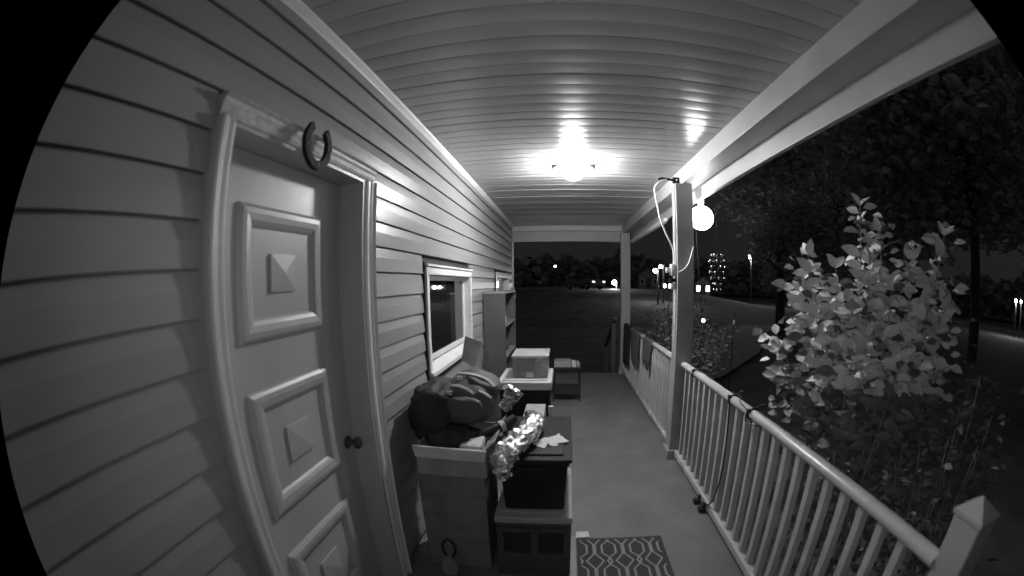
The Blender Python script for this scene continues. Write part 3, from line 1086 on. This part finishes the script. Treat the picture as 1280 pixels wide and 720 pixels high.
part('tape_band', MB().box(.895, .9475, 3.33, 3.41, 1.58, 1.61, bev=.004), BLACKP, pg)
tag(part('drop_cable', MB().tube(smooth([(.925, 3.36, 1.50), (.90, 3.36, 1.42), (.885, 3.36, 1.32), (.91, 3.36, 1.18), (.925, 3.37, 1.0)]), .005, 6), CORDB, None, 50),
    'black cord hanging below the plugs on the middle post', 'cord')
tag(part('rolled_tarp', MB().tube([(1.165, 6.78, 2.288), (1.165, 5.6, 2.29), (1.165, 4.55, 2.293), (1.165, 4.48, 2.30)], [.034, .036, .036, .02], 14), TRIM, None, 50),
    'pale rolled tarp slung under the side beam toward the far corner', 'tarp')

# ties and cable on the near rail
for y, lab in ((2.98, 'black cable tie on the handrail nearest the middle post'), (2.235, 'black cable tie on the handrail, second from the middle post'), (1.95, 'black cable tie on the handrail nearest the camera')):
    t = thing('cable_tie', lab, 'cable tie', (1.04, y, .87), 'black cable ties on the handrail')
    ringp = [(1.04 + .036 * math.cos(a), y + .004 * math.sin(2 * a), .873 + .031 * math.sin(a)) for a in [2 * PI * i / 20 for i in range(21)]]
    part('band', MB().tube(ringp, .006, 6), CORDB, t, 50)
    part('tail', MB().tube([(1.05, y, .905), (1.07, y - .03, .935), (1.08, y - .05, .94)], .0035, 5), CORDB, t)
    part('knot', MB().box(1.0, 1.02, y - .012, y + .012, .885, .905, bev=.004), CORDB, t)
tag(part('tie_cable', MB().tube(smooth([(1.01, 2.235, .90), (1.0, 2.2, .80), (1.003, 2.19, .55), (1.002, 2.21, .3), (1.0, 2.3, .11), (.995, 2.42, .06)]), .005, 6), CORDB, None, 50), 'black cable running from the handrail down a baluster to the clamps', 'cable')
tag(part('rail_cable', MB().tube(smooth([(1.012, 2.98, .91), (1.06, 2.8, .905), (1.082, 2.5, .87), (1.082, 2.235, .895), (1.02, 2.1, .90), (1.006, 1.97, .89), (1.0, 1.93, .83), (1.085, 1.7, .86), (1.082, 1.3, .868)]), .004, 6), CORDB, None, 50), 'thin black cable strung along the handrail between the ties', 'cable')
for y, lab in ((2.50, 'small black clamp under the bottom rail, nearer the middle post'), (2.38, 'small black clamp under the bottom rail, nearer the doormat')):
    t = thing('rail_clamp', lab, 'clamp', (.985, y, 0), 'black clamps on the bottom rail')
    part('block', MB().box(.955, 1.002, y - .025, y + .025, .004, .034, bev=.004), BLACKP, t)
    part('jaw', MB().box(.985, 1.0035, y - .012, y + .012, .034, .07, bev=.002), BLACKP, t)

# ------------------------------------------------------------------ clothes on the far railing


def cloth(y0, y1, drop_in, drop_out, m, label, seed):
    mb = MB()
    ny, ns = 18, 22
    x = 1.04
    path = []
    L_in, L_out = drop_in, drop_out
    for j in range(ns + 1):
        s = j / ns
        if s < .42:
            path.append((x - .042 - .006 * math.sin(s * 9), .873 - L_in * (1 - s / .42)))
        elif s < .58:
            a = PI - PI * (s - .42) / .16
            path.append((x + .042 * math.cos(a), .873 + .036 * math.sin(a)))
        else:
            path.append((x + .042 + .005 * math.sin(s * 7), .873 - L_out * (s - .58) / .42))
    for i in range(ny + 1):
        u = i / ny
        y = y0 + (y1 - y0) * u
        for j, (px, pz) in enumerate(path):
            s = j / ns
            k = max(0, 1 - s / .42) if s < .42 else max(0, (s - .58) / .42)
            rag = .25 * mnoise.noise(Vector((u * 4 + seed, s * 2, seed)))
            dx = .018 * k * math.sin(u * 16 + seed * 3) + .012 * k * mnoise.noise(Vector((u * 7, seed, 3)))
            zz = pz + (pz - .873) * rag * k if pz < .87 else pz
            yy = (y0 + y1) / 2 + (y - (y0 + y1) / 2) * (1 - .25 * k * (1 + mnoise.noise(Vector((seed, s * 3, u)))))
            mb.v.append((px - (abs(dx) if s < .5 else -abs(dx)), yy, zz))
    for i in range(ny):
        for j in range(ns):
            a = i * (ns + 1) + j
            mb.f.append((a, a + 1, a + ns + 2, a + ns + 1))
    o = part('hung_cloth', mb, m, None, 60)
    sm = o.modifiers.new('thickness', 'SOLIDIFY')
    sm.thickness = .004
    return tag(o, label, 'cloth', 'clothes on the far railing')


cloth(6.0, 6.68, .60, .3, CLOTH2, 'black garment hanging on the far railing next to the corner post', 1.1)
cloth(5.25, 5.9, .42, .3, CLOTH1, 'grey garment hanging in the middle of the far railing clothes', 4.3)
cloth(4.5, 5.0, .30, .22, CLOTH1, 'short grey cloth on the far railing, nearest the middle post', 8.6)

# ------------------------------------------------------------------ shrubs beyond the railing
def leaf_mesh(m, name='leaf', wd=.30, fold=.10, droop=.14):
    mb = MB()
    st = [(0, .02), (.12, .55), (.3, .95), (.5, 1.0), (.7, .78), (.88, .36), (1.0, .0)]
    for f, ww in st:
        z = -droop * f * f
        mb.v += [(-ww * wd, f, z + fold * ww), (0, f, z), (ww * wd, f, z + fold * ww)]
    for i in range(len(st) - 1):
        a = i * 3
        mb.f += [(a, a + 1, a + 4, a + 3), (a + 1, a + 2, a + 5, a + 4)]
    return mb.mesh(name, m, smooth=60)


def leaf_rot(d, nrm, roll):
    d = Vector(d).normalized()
    nrm = Vector(nrm)
    x = d.cross(nrm)
    x = x.normalized() if x.length > 1e-4 else Vector((1, 0, 0))
    z = x.cross(d).normalized()
    m_ = Matrix((x, d, z)).transposed()
    return (m_ @ Matrix.Rotation(roll, 3, 'Y')).to_euler()


rnd = random.Random(21)
TIPS = [(1.414, 1.553, 1.974), (1.219, 1.771, 1.734), (1.707, 1.223, 1.851), (1.52, 1.521, 1.861), (1.277, 1.604, 1.668), (1.597, 1.363, 1.732), (1.744, 1.341, 1.672), (1.333, 1.423, 1.688), (1.454, 1.374, 1.593), (1.262, 1.487, 1.524), (1.591, 1.293, 1.465), (1.157, 1.753, 1.544), (1.171, 1.621, 1.439), (1.746, 1.254, 1.547), (1.109, 1.9, 1.317), (1.173, 1.802, 1.117), (1.468, 1.283, 1.36), (1.294, 1.391, 1.378), (1.245, 1.565, 1.28), (1.698, 1.236, 1.258), (1.262, 1.615, 1.077), (1.444, 1.384, 1.126), (1.635, 1.318, 1.093)]
BASE = Vector((1.50, 1.56, GZ + .02))
sb = thing('leafy_shrub', 'tall shrub with large pale leaves growing just beyond the near railing', 'shrub', BASE)
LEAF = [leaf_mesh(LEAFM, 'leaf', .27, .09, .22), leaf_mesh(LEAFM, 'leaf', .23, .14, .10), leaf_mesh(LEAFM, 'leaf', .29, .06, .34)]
LEAF_LOW = [leaf_mesh(LEAFD, 'leaf', .24, .12, .2), leaf_mesh(LEAFD, 'leaf', .27, .08, .3)]  # low leaves of the same shrub, dimmed by colour instead of light
cnt = 0
low = MB()
upper = MB()


def add_leaf(mb, p, d, nrm, roll, s, wd=.3):
    e = leaf_rot(d, nrm, roll).to_matrix()
    o = len(mb.v)
    for f, ww in ((0, .05), (.35, 1), (.7, .8), (1, 0)):
        for sx in (-1, 0, 1):
            q = e @ Vector((sx * ww * wd, f, .1 * ww * abs(sx) - .12 * f * f)) * s + Vector(p)
            mb.v.append(q[:])
    for i in range(3):
        a = o + i * 3
        mb.f += [(a, a + 1, a + 4, a + 3), (a + 1, a + 2, a + 5, a + 4)]


for ti, tip in enumerate(TIPS):
    T = Vector(tip)
    root = BASE + Vector((rnd.uniform(-.1, .1), rnd.uniform(-.1, .1), 0))
    mid = root.lerp(T, .55) + Vector(((BASE.x - T.x) * .12, (BASE.y - T.y) * .12, .08))
    path = smooth([root, root.lerp(mid, .5) + Vector((rnd.uniform(-.03, .03), rnd.uniform(-.03, .03), 0)), mid, mid.lerp(T, .5) + Vector((rnd.uniform(-.02, .02), rnd.uniform(-.02, .02), .02)), T], 6)
    part('stem', MB().tube(path, [.009 - .007 * i / (len(path) - 1) for i in range(len(path))], 5, cap=False), STEM, sb, 60)
    ln = (T - mid).length
    npair = 8
    for k in range(npair):
        f = 1 - (k * .066)
        idx = f * (len(path) - 1)
        i0 = min(int(idx), len(path) - 2)
        p = path[i0].lerp(path[i0 + 1], idx - i0)
        d = (path[i0 + 1] - path[i0]).normalized()
        a0 = rnd.uniform(0, PI) if k % 2 == 0 else a0 + PI / 2
        for s in (0, PI):
            if rnd.random() < (.07 if p.z > 1.15 else .35):
                continue
            sidev = Vector((math.cos(a0 + s), math.sin(a0 + s), 0))
            upf = 1.5 if k == 0 else (.75 if k == 1 else rnd.uniform(-.25, .45))
            dd = (sidev + d * upf + Vector((0, 0, .1))).normalized()
            nrm = Vector((-.75, -.8, .55)) + Vector((rnd.uniform(-.6, .6), rnd.uniform(-.6, .6), rnd.uniform(-.5, .5)))
            size = (.08 if k == 0 else .11 if k == 1 else rnd.uniform(.092, .13)) * (1 if T.z > 1.3 else .85)
            if cnt < 296:
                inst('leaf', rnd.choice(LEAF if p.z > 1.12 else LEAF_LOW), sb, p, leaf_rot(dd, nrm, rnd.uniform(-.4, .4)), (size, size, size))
                cnt += 1
            else:
                add_leaf(upper, p, dd, nrm, 0, size)
# smaller leaves lower down and inside
for i in range(2100):
    T = Vector(rnd.choice(TIPS))
    f = rnd.uniform(.8, 1.0) if (rnd.random() < .55 and T.z > 1.25) else rnd.uniform(.38, .9)
    sg = .042 if f > .8 else .07
    if f < .8 and rnd.random() < .55:
        continue
    p = BASE.lerp(T, f) + Vector((rnd.gauss(0, sg), rnd.gauss(0, sg), rnd.gauss(0, sg)))
    if p.x < 1.12 and p.z < 1.0:
        p.x = 1.12 + rnd.uniform(0, .1)
    a = rnd.uniform(0, 2 * PI)
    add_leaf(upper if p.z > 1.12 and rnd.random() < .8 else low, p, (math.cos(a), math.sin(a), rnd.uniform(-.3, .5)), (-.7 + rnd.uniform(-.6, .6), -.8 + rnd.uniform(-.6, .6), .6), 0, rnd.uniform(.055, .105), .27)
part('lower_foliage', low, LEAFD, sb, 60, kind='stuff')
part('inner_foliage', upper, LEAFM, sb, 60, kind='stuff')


def bush(name, label, base, tips, nleaf, size, m, spread=.10, seed=1):
    rn = random.Random(seed)
    t = thing(name, label, 'bush', base)
    B = Vector(base)
    mb = MB()
    for tp in tips:
        T = Vector(tp)
        mid = B.lerp(T, .5) + Vector((0, 0, .1))
        pth = smooth([B, mid, T], 5)
        part('stem', MB().tube(pth, [.008 - .005 * i / (len(pth) - 1) for i in range(len(pth))], 5, cap=False), STEM, t, 60)
        for i in range(nleaf // len(tips)):
            f = rn.uniform(.3, 1.0) ** .7
            idx = f * (len(pth) - 1)
            i0 = min(int(idx), len(pth) - 2)
            p = pth[i0].lerp(pth[i0 + 1], idx - i0) + Vector((rn.gauss(0, spread), rn.gauss(0, spread), rn.gauss(0, spread)))
            a = rn.uniform(0, 2 * PI)
            add_leaf(mb, p, (math.cos(a), math.sin(a), rn.uniform(-.4, .6)), (rn.uniform(-.8, .4), rn.uniform(-1, .4), .8), 0, size * rn.uniform(.6, 1.2), .24)
    part('foliage', mb, m, t, 60, kind='stuff')
    return t


bush('small_bush', 'dim small-leaved bush beyond the newel post', (1.72, 1.05, GZ + .02),
     [(1.62, .992, 1.144), (1.701, .954, 1.28), (1.702, .844, 1.142), (1.565, .987, 1.016), (1.64, .852, 1.024), (1.574, 1.151, .923), (1.55, 1.264, .805), (1.85, 1.1, 1.2), (1.9, .9, 1.0)], 900, .06, LEAFD, .09, 4)
rb = random.Random(5)
bush('hedge_bush', 'rounded bush seen over the far railing past the middle post', (1.75, 5.7, GZ + .02),
     [(1.75 + rb.uniform(-.35, .6), 5.7 + rb.uniform(-.8, 1.0), rb.uniform(.7, 1.18)) for _ in range(26)], 2400, .07, LEAFD, .11, 6)

# ------------------------------------------------------------------ hanging things outside
ws_ = thing('wind_spinner', 'tiered wind spinner of shiny rings hanging outside the middle post', 'wind spinner', (1.245, 3.12, 1.5))
part('string', MB().tube([(1.23, 3.12, 2.34), (1.243, 3.12, 1.86)], .0012, 5), CORDB, ws_)
part('core', MB().tube([(1.243, 3.12, 1.86), (1.243, 3.12, 1.50)], .004, 6), IRON, ws_)
for i in range(7):
    z = 1.80 - i * .046
    rr = (.05, .062, .064, .062, .058, .036, .026)[i]
    rg = part('ring', MB().tube([(1.243 + rr * math.cos(a), 3.12 + rr * math.sin(a), z + .006 * math.sin(2 * a)) for a in [2 * PI * k / 18 for k in range(19)]], .006, 6), IRON, ws_, 60)
    for k in range(5):
        a = 2 * PI * k / 5 + i * .5
        part('bead', MB().ball((1.243 + rr * math.cos(a), 3.12 + rr * math.sin(a), z), .0115, 8), CHROME, rg, 60)
hb = thing('hanging_bulb', 'small lit bulb dangling on a cord just outside the middle post', 'light bulb', (1.37, 3.8, 1.2))
part('cord', MB().tube(smooth([(1.222, 3.62, 2.318), (1.25, 3.66, 1.9), (1.29, 3.70, 1.5), (1.335, 3.77, 1.30), (1.37, 3.8, 1.235)]), .003, 5), CORDB, hb)
part('bulb', MB().ball((1.37, 3.8, 1.215), .018, 10), emat('lit_small_bulb', 3.0), hb, 60)
gs = thing('garden_stake', 'slim garden stake with a small pale drop at its tip beyond the railing', 'garden stake', (1.56, 3.42, GZ))
part('rod', MB().tube([(1.52, 3.42, GZ), (1.525, 3.42, .6), (1.535, 3.42, 1.26), (1.55, 3.42, 1.33)], .004, 6), IRON, gs)
part('drop', MB().ball((1.532, 3.405, 1.235), .017, 10, (.7, .7, 1.6)), PAPER, gs, 60)

# stair rail at the far end
sr = thing('stair_rail', 'dim stair handrail going down beyond the far corner post', 'stair rail', (.89, 7.3, GZ))
part('post', MB().box(.85, .93, 7.16, 7.24, GZ, .86, bev=.005), SHELF, sr)
part('post', MB().box(.85, .93, 8.36, 8.44, GZ, .22, bev=.005), SHELF, sr)
hr = MB().add([(.86, 7.0, .98), (.92, 7.0, .98), (.92, 7.0, .93), (.86, 7.0, .93), (.86, 8.5, .26), (.92, 8.5, .26), (.92, 8.5, .21), (.86, 8.5, .21)],
              [(0, 1, 2, 3), (7, 6, 5, 4), (0, 4, 5, 1), (1, 5, 6, 2), (2, 6, 7, 3), (3, 7, 4, 0)])
part('handrail', hr, SHELF, sr)
for i in range(3):
    tag(part('step', MB().box(-.5, .84, 6.972 + i * .3, 7.27 + i * .3, GZ - .05, -.17 - i * .16, bev=.008), FLOOR), ['top', 'second', 'lowest'][i] + ' concrete step down from the far end of the porch', 'step', 'porch steps')

# ------------------------------------------------------------------ far yard: trees, lamps, houses, cars


def hz(x, y):
    def ss(a, b, v):
        t = min(max((v - a) / (b - a), 0), 1)
        return t * t * (3 - 2 * t)
    return 1.7 * ss(18, 42, y) * (1 - ss(9, 26, x))


for v in bpy.data.objects['ground'].data.vertices:
    v.co.z += hz(v.co.x, v.co.y)


def tree(label, x, y, h, cr, zb, tr, seed, n=9000, leafs=.42, lean=0, clumps=64):
    rn = random.Random(seed)
    z0 = GZ + hz(x, y) - .1
    t = thing('yard_tree', label, 'tree', (x, y, z0), 'dark trees in the yard')
    tk = [(x, y, z0), (x + .05, y, z0 + .4), (x + rn.uniform(-.1, .1), y, z0 + (zb - z0) * .7), (x + rn.uniform(-.2, .2), y, zb + (h - zb) * .4), (x + rn.uniform(-.3, .3), y, zb + (h - zb) * .8)]
    part('trunk', MB().tube(smooth(tk, 3), [tr * (1.4, 1.2, 1.05, 1, 1, .95, .9, .85, .75, .6, .45, .3, .1)[i] for i in range(13)], 9), BARK, t, 60)
    mb = MB()
    cl_ = []
    cxo = lean
    for i in range(clumps):
        a = rn.uniform(0, 2 * PI)
        q = rn.random() ** .5
        zz = rn.uniform(0, 1)
        rr = cr * (math.sin(PI * (.12 + .8 * zz)) ** .6) * q
        c = Vector((x + cxo + rr * math.cos(a), y + rr * math.sin(a), zb + (h - zb) * zz))
        cl_.append(c)
        if i < 22:
            s = Vector((x, y, zb + (c.z - zb) * .4))
            part('limb', MB().tube([s, s.lerp(c, .5) + Vector((0, 0, .2)), c], [tr * .35, tr * .22, tr * .06], 5), BARK, t, 60)
    for i in range(n):
        c = rn.choice(cl_)
        p = c + Vector((rn.gauss(0, cr * .13), rn.gauss(0, cr * .13), rn.gauss(0, cr * .09)))
        if p.z < zb - .3:
            p.z = zb - .3 + rn.uniform(0, .3)
        a = rn.uniform(0, 2 * PI)
        add_leaf(mb, p, (math.cos(a), math.sin(a), rn.uniform(-.6, .4)), (rn.uniform(-1, 1), rn.uniform(-1, 1), .8), 0, leafs * rn.uniform(.6, 1.3), .3)
    part('crown', mb, LEAFN, t, kind='stuff')
    return t


tree('spreading dark tree with low canopy and short trunk left of the shrub', 10.2, 17.2, 5.6, 2.5, 1.65, .26, 11, 18000, .2, lean=1.3)
tree('large dark tree whose trunk stands right of the shrub', 17.1, 10.3, 17, 7.5, 4.6, .28, 12, 24000, .5, clumps=170)
tree('large dark tree filling the night sky behind the top of the shrub', 20.5, 24.5, 18, 9.5, 4.2, .4, 14, 24000, .6, clumps=170)


def lamp(label, x, y, z, r, s, watts, pole=True):
    z0 = GZ + hz(x, y)
    t = thing('street_lamp', label, 'street lamp', (x, y, z0 - .1), 'street and yard lamps')
    part('pole', MB().tube([(x + .25, y + .1, z0 - .1), (x + .25, y + .1, z + .25), (x + .2, y + .1, z + .42), (x, y, z + .42)], [.07, .05, .045, .04], 10), METALB, t, 60)
    part('hood', MB().lathe([(.02, .42), (.1, .40), (r * 1.5, r * 1.15), (r * 1.5, r * .98), (.02, r * 1.0)], (x, y, z), 16), METALB, t, 40)
    part('globe', MB().ball((x, y, z), r, 10), emat('lit_lamp', s), t, 60)
    if watts:
        l = bpy.data.lights.new('lamp_light', 'POINT')
        l.energy = watts
        l.shadow_soft_size = r
        o = bpy.data.objects.new('lamp_light', l)
        COL.objects.link(o)
        o.parent = t
        o.location = Vector((x, y, z - r * 1.3)) - wloc(t)
    return t


lamp('distant lit street lamp in the dark opening at the end of the porch', -1.46, 70, 4.64, .16, 8, 0)
lamp('lit street lamp on a pole left of the large shrub', 21.2, 43, 5.1, .17, 8, 380)
lamp('bright low yard lamp left of the far corner post', 5.25, 42.0, 1.75, .22, 30, 150)
lamp('lit lamp near the middle post, left of the hanging pair', 6.62, 28.9, 2.58, .14, 30, 10)
lamp('lit lamp near the middle post, higher of the hanging pair', 7.25, 29.8, 2.92, .12, 25, 0)

fl_ = thing('flood_lamp', 'pair of bright low flood lamps past the edge of the middle post', 'flood lamp', (8.0, 30.6, GZ + hz(8.0, 30.6) - .05))
part('stand', MB().tube([(8.0, 30.72, GZ), (8.0, 30.72, 1.45)], .04, 8), METALB, fl_)
part('crossbar', MB().box(7.7, 8.32, 30.7, 30.74, 1.40, 1.46), METALB, fl_)
for x in (7.76, 8.24):
    hd = part('head', MB().lathe([(.02, .14), (.10, .12), (.17, 0), (.15, -.002), (.02, -.004)], (x, 30.62, 1.5), 14, 1), METALB, fl_, 40)
    part('lens', MB().ball((x, 30.60, 1.5), .13, 10, (1, .35, 1)), emat('lit_flood', 30), hd, 60)


def house(name, label, cx, cy_, w_, d_, h_, rh, lit):
    z0 = GZ + hz(cx, cy_) - .1
    t = thing(name, label, 'house', (cx, cy_, z0), 'houses across the yard')
    part('wall', MB().box(cx - w_ / 2, cx + w_ / 2, cy_ - d_ / 2, cy_ + d_ / 2, z0, z0 + h_), HWALL, t)
    zt = z0 + h_
    e = .3
    part('gable', MB().prism([(cx - w_ / 2, zt + .001), (cx + w_ / 2, zt + .001), (cx, zt + rh)], 1, cy_ - d_ / 2, cy_ + d_ / 2), HWALL, t)
    rf = MB()
    for s in (-1, 1):
        rf.prism([(cx, zt + rh + .02), (cx + s * (w_ / 2 + e), zt + .02 - e * rh / (w_ / 2)), (cx + s * (w_ / 2 + e), zt + .14 - e * rh / (w_ / 2)), (cx, zt + rh + .16)], 1, cy_ - d_ / 2 - e, cy_ + d_ / 2 + e)
    part('roof', rf, HROOF, t)
    yf = cy_ - d_ / 2
    part('door', MB().box(cx - .42, cx + .42, yf - .05, yf - .002, z0, z0 + 2.0), HROOF, t)
    for s in (-1, 1):
        xw = cx + s * w_ * .32
        wn = part('window', MB().box(xw - .32, xw + .32, yf - .06, yf - .002, z0 + 1.0, z0 + 1.9), TRIM, t)
        part('pane', MB().box(xw - .26, xw + .26, yf - .066, yf - .061, z0 + 1.06, z0 + 1.84), lit or GLASS, wn)
    return t


house('shed_house', 'small gabled house in the dark between the far posts', 14.1, 69, 3.4, 5, 2.5, 1.3, None)
WL = emat('lit_window', 2.2)
house('distant_house', 'distant house with two small lit windows behind the wind spinner', 20.2, 59, 2.3, 5, 2.2, .9, WL)
lamp('lit lamp at the far right edge, left of the two', 39.9, 18.45, 2.62, .15, 14, 130)
lamp('lit lamp at the far right edge, right of the two', 40.2, 17.9, 2.62, .11, 8, 0)


def car(label, x, y, rz, lit):
    z0 = GZ + hz(x, y) + .0
    t = thing('parked_car', label, 'car', (x, y, z0), rz=rz)
    side = [(-2.15, .35), (-2.2, .62), (-2.05, .86), (-1.15, .98), (-.55, 1.40), (.75, 1.44), (1.45, 1.02), (2.05, .92), (2.18, .6), (2.1, .33)]
    b = MB()
    bm = bmesh.new()
    nn = len(side)
    for s in (-.86, .86):
        for px, pz in side:
            k = .80 if pz > 1.2 else 1
            bm.verts.new((px, s * k, pz))
    bm.verts.ensure_lookup_table()
    for i in range(nn):
        j = (i + 1) % nn
        bm.faces.new([bm.verts[i], bm.verts[j], bm.verts[nn + j], bm.verts[nn + i]])
    bm.faces.new([bm.verts[i] for i in range(nn)])
    bm.faces.new([bm.verts[nn + i] for i in reversed(range(nn))])
    bmesh.ops.recalc_face_normals(bm, faces=bm.faces)
    bmesh.ops.bevel(bm, geom=list(bm.edges), offset=.06, segments=2, affect='EDGES')
    bm.verts.index_update()
    b.add([v.co[:] for v in bm.verts], [[v.index for v in f.verts] for f in bm.faces])
    bm.free()
    part('body', b, CARP, t, 35, local=True)
    ws2 = MB().add([(-1.09, -.72, 1.02), (-1.09, .72, 1.02), (-.58, .62, 1.385), (-.58, -.62, 1.385), (-1.11, -.72, 1.035), (-1.11, .72, 1.035), (-.60, .62, 1.40), (-.60, -.62, 1.40)],
                   [(0, 1, 2, 3), (7, 6, 5, 4), (0, 4, 5, 1), (1, 5, 6, 2), (2, 6, 7, 3), (3, 7, 4, 0)])
    part('windscreen', ws2, CARG, t, local=True)
    for s in (-1, 1):
        sg = MB().add([(-.95, s * .87, 1.0), (1.25, s * .87, 1.02), (.72, s * .72, 1.38), (-.5, s * .72, 1.36), (-.95, s * .84, 1.0), (1.25, s * .84, 1.02), (.72, s * .69, 1.38), (-.5, s * .69, 1.36)],
                      [(0, 1, 2, 3), (7, 6, 5, 4), (0, 4, 5, 1), (1, 5, 6, 2), (2, 6, 7, 3), (3, 7, 4, 0)])
        part('side_window', sg, CARG, t, local=True)
        part('headlight', MB().ball((-2.12, s * .62, .72), .11, 8, (.5, 1.4, .8)), lit, t, 60, local=True)
        for px in (-1.35, 1.35):
            wh = part('wheel', MB().lathe([(.02, -.1), (.32, -.1), (.34, -.06), (.34, .06), (.32, .1), (.02, .1)], (px, s * .78, .34), 18, 1), TYRE, t, 40, local=True)
            part('rim', MB().lathe([(.02, -.01), (.2, -.01), (.19, .012), (.02, .02)], (px, s * .885, .34), 14, 1), CHROME, wh, 40, local=True)
    return t


car('dark parked car with lit headlights beyond the end of the porch', 2.0, 39, R(125), emat('lit_headlight', 1.5))

# ------------------------------------------------------------------ far-off woods along the horizon (one mass)
rw = random.Random(31)
fw_ = MB()
for i in range(15000):
    az = R(rw.uniform(-32, 88))
    dd = rw.uniform(95, 125)
    top = 7 + 4.5 * mnoise.noise(Vector((az * 9, 2, 0))) + 2 * mnoise.noise(Vector((az * 31, 5, 0)))
    zz = GZ + 1.0 + (rw.random() ** .8) * top
    a = rw.uniform(0, 2 * PI)
    add_leaf(fw_, (dd * math.sin(az), dd * math.cos(az), zz), (math.cos(a), math.sin(a), rw.uniform(-.6, .6)), (rw.uniform(-1, 1), rw.uniform(-1, 1), .7), 0, rw.uniform(1.4, 2.8), .42)
o = part('far_woods', fw_, mat('far_foliage', .32, .9, .3, 3, spec=.1))
tag(o, 'dark far-off woods along the horizon', 'woods', kind='stuff')
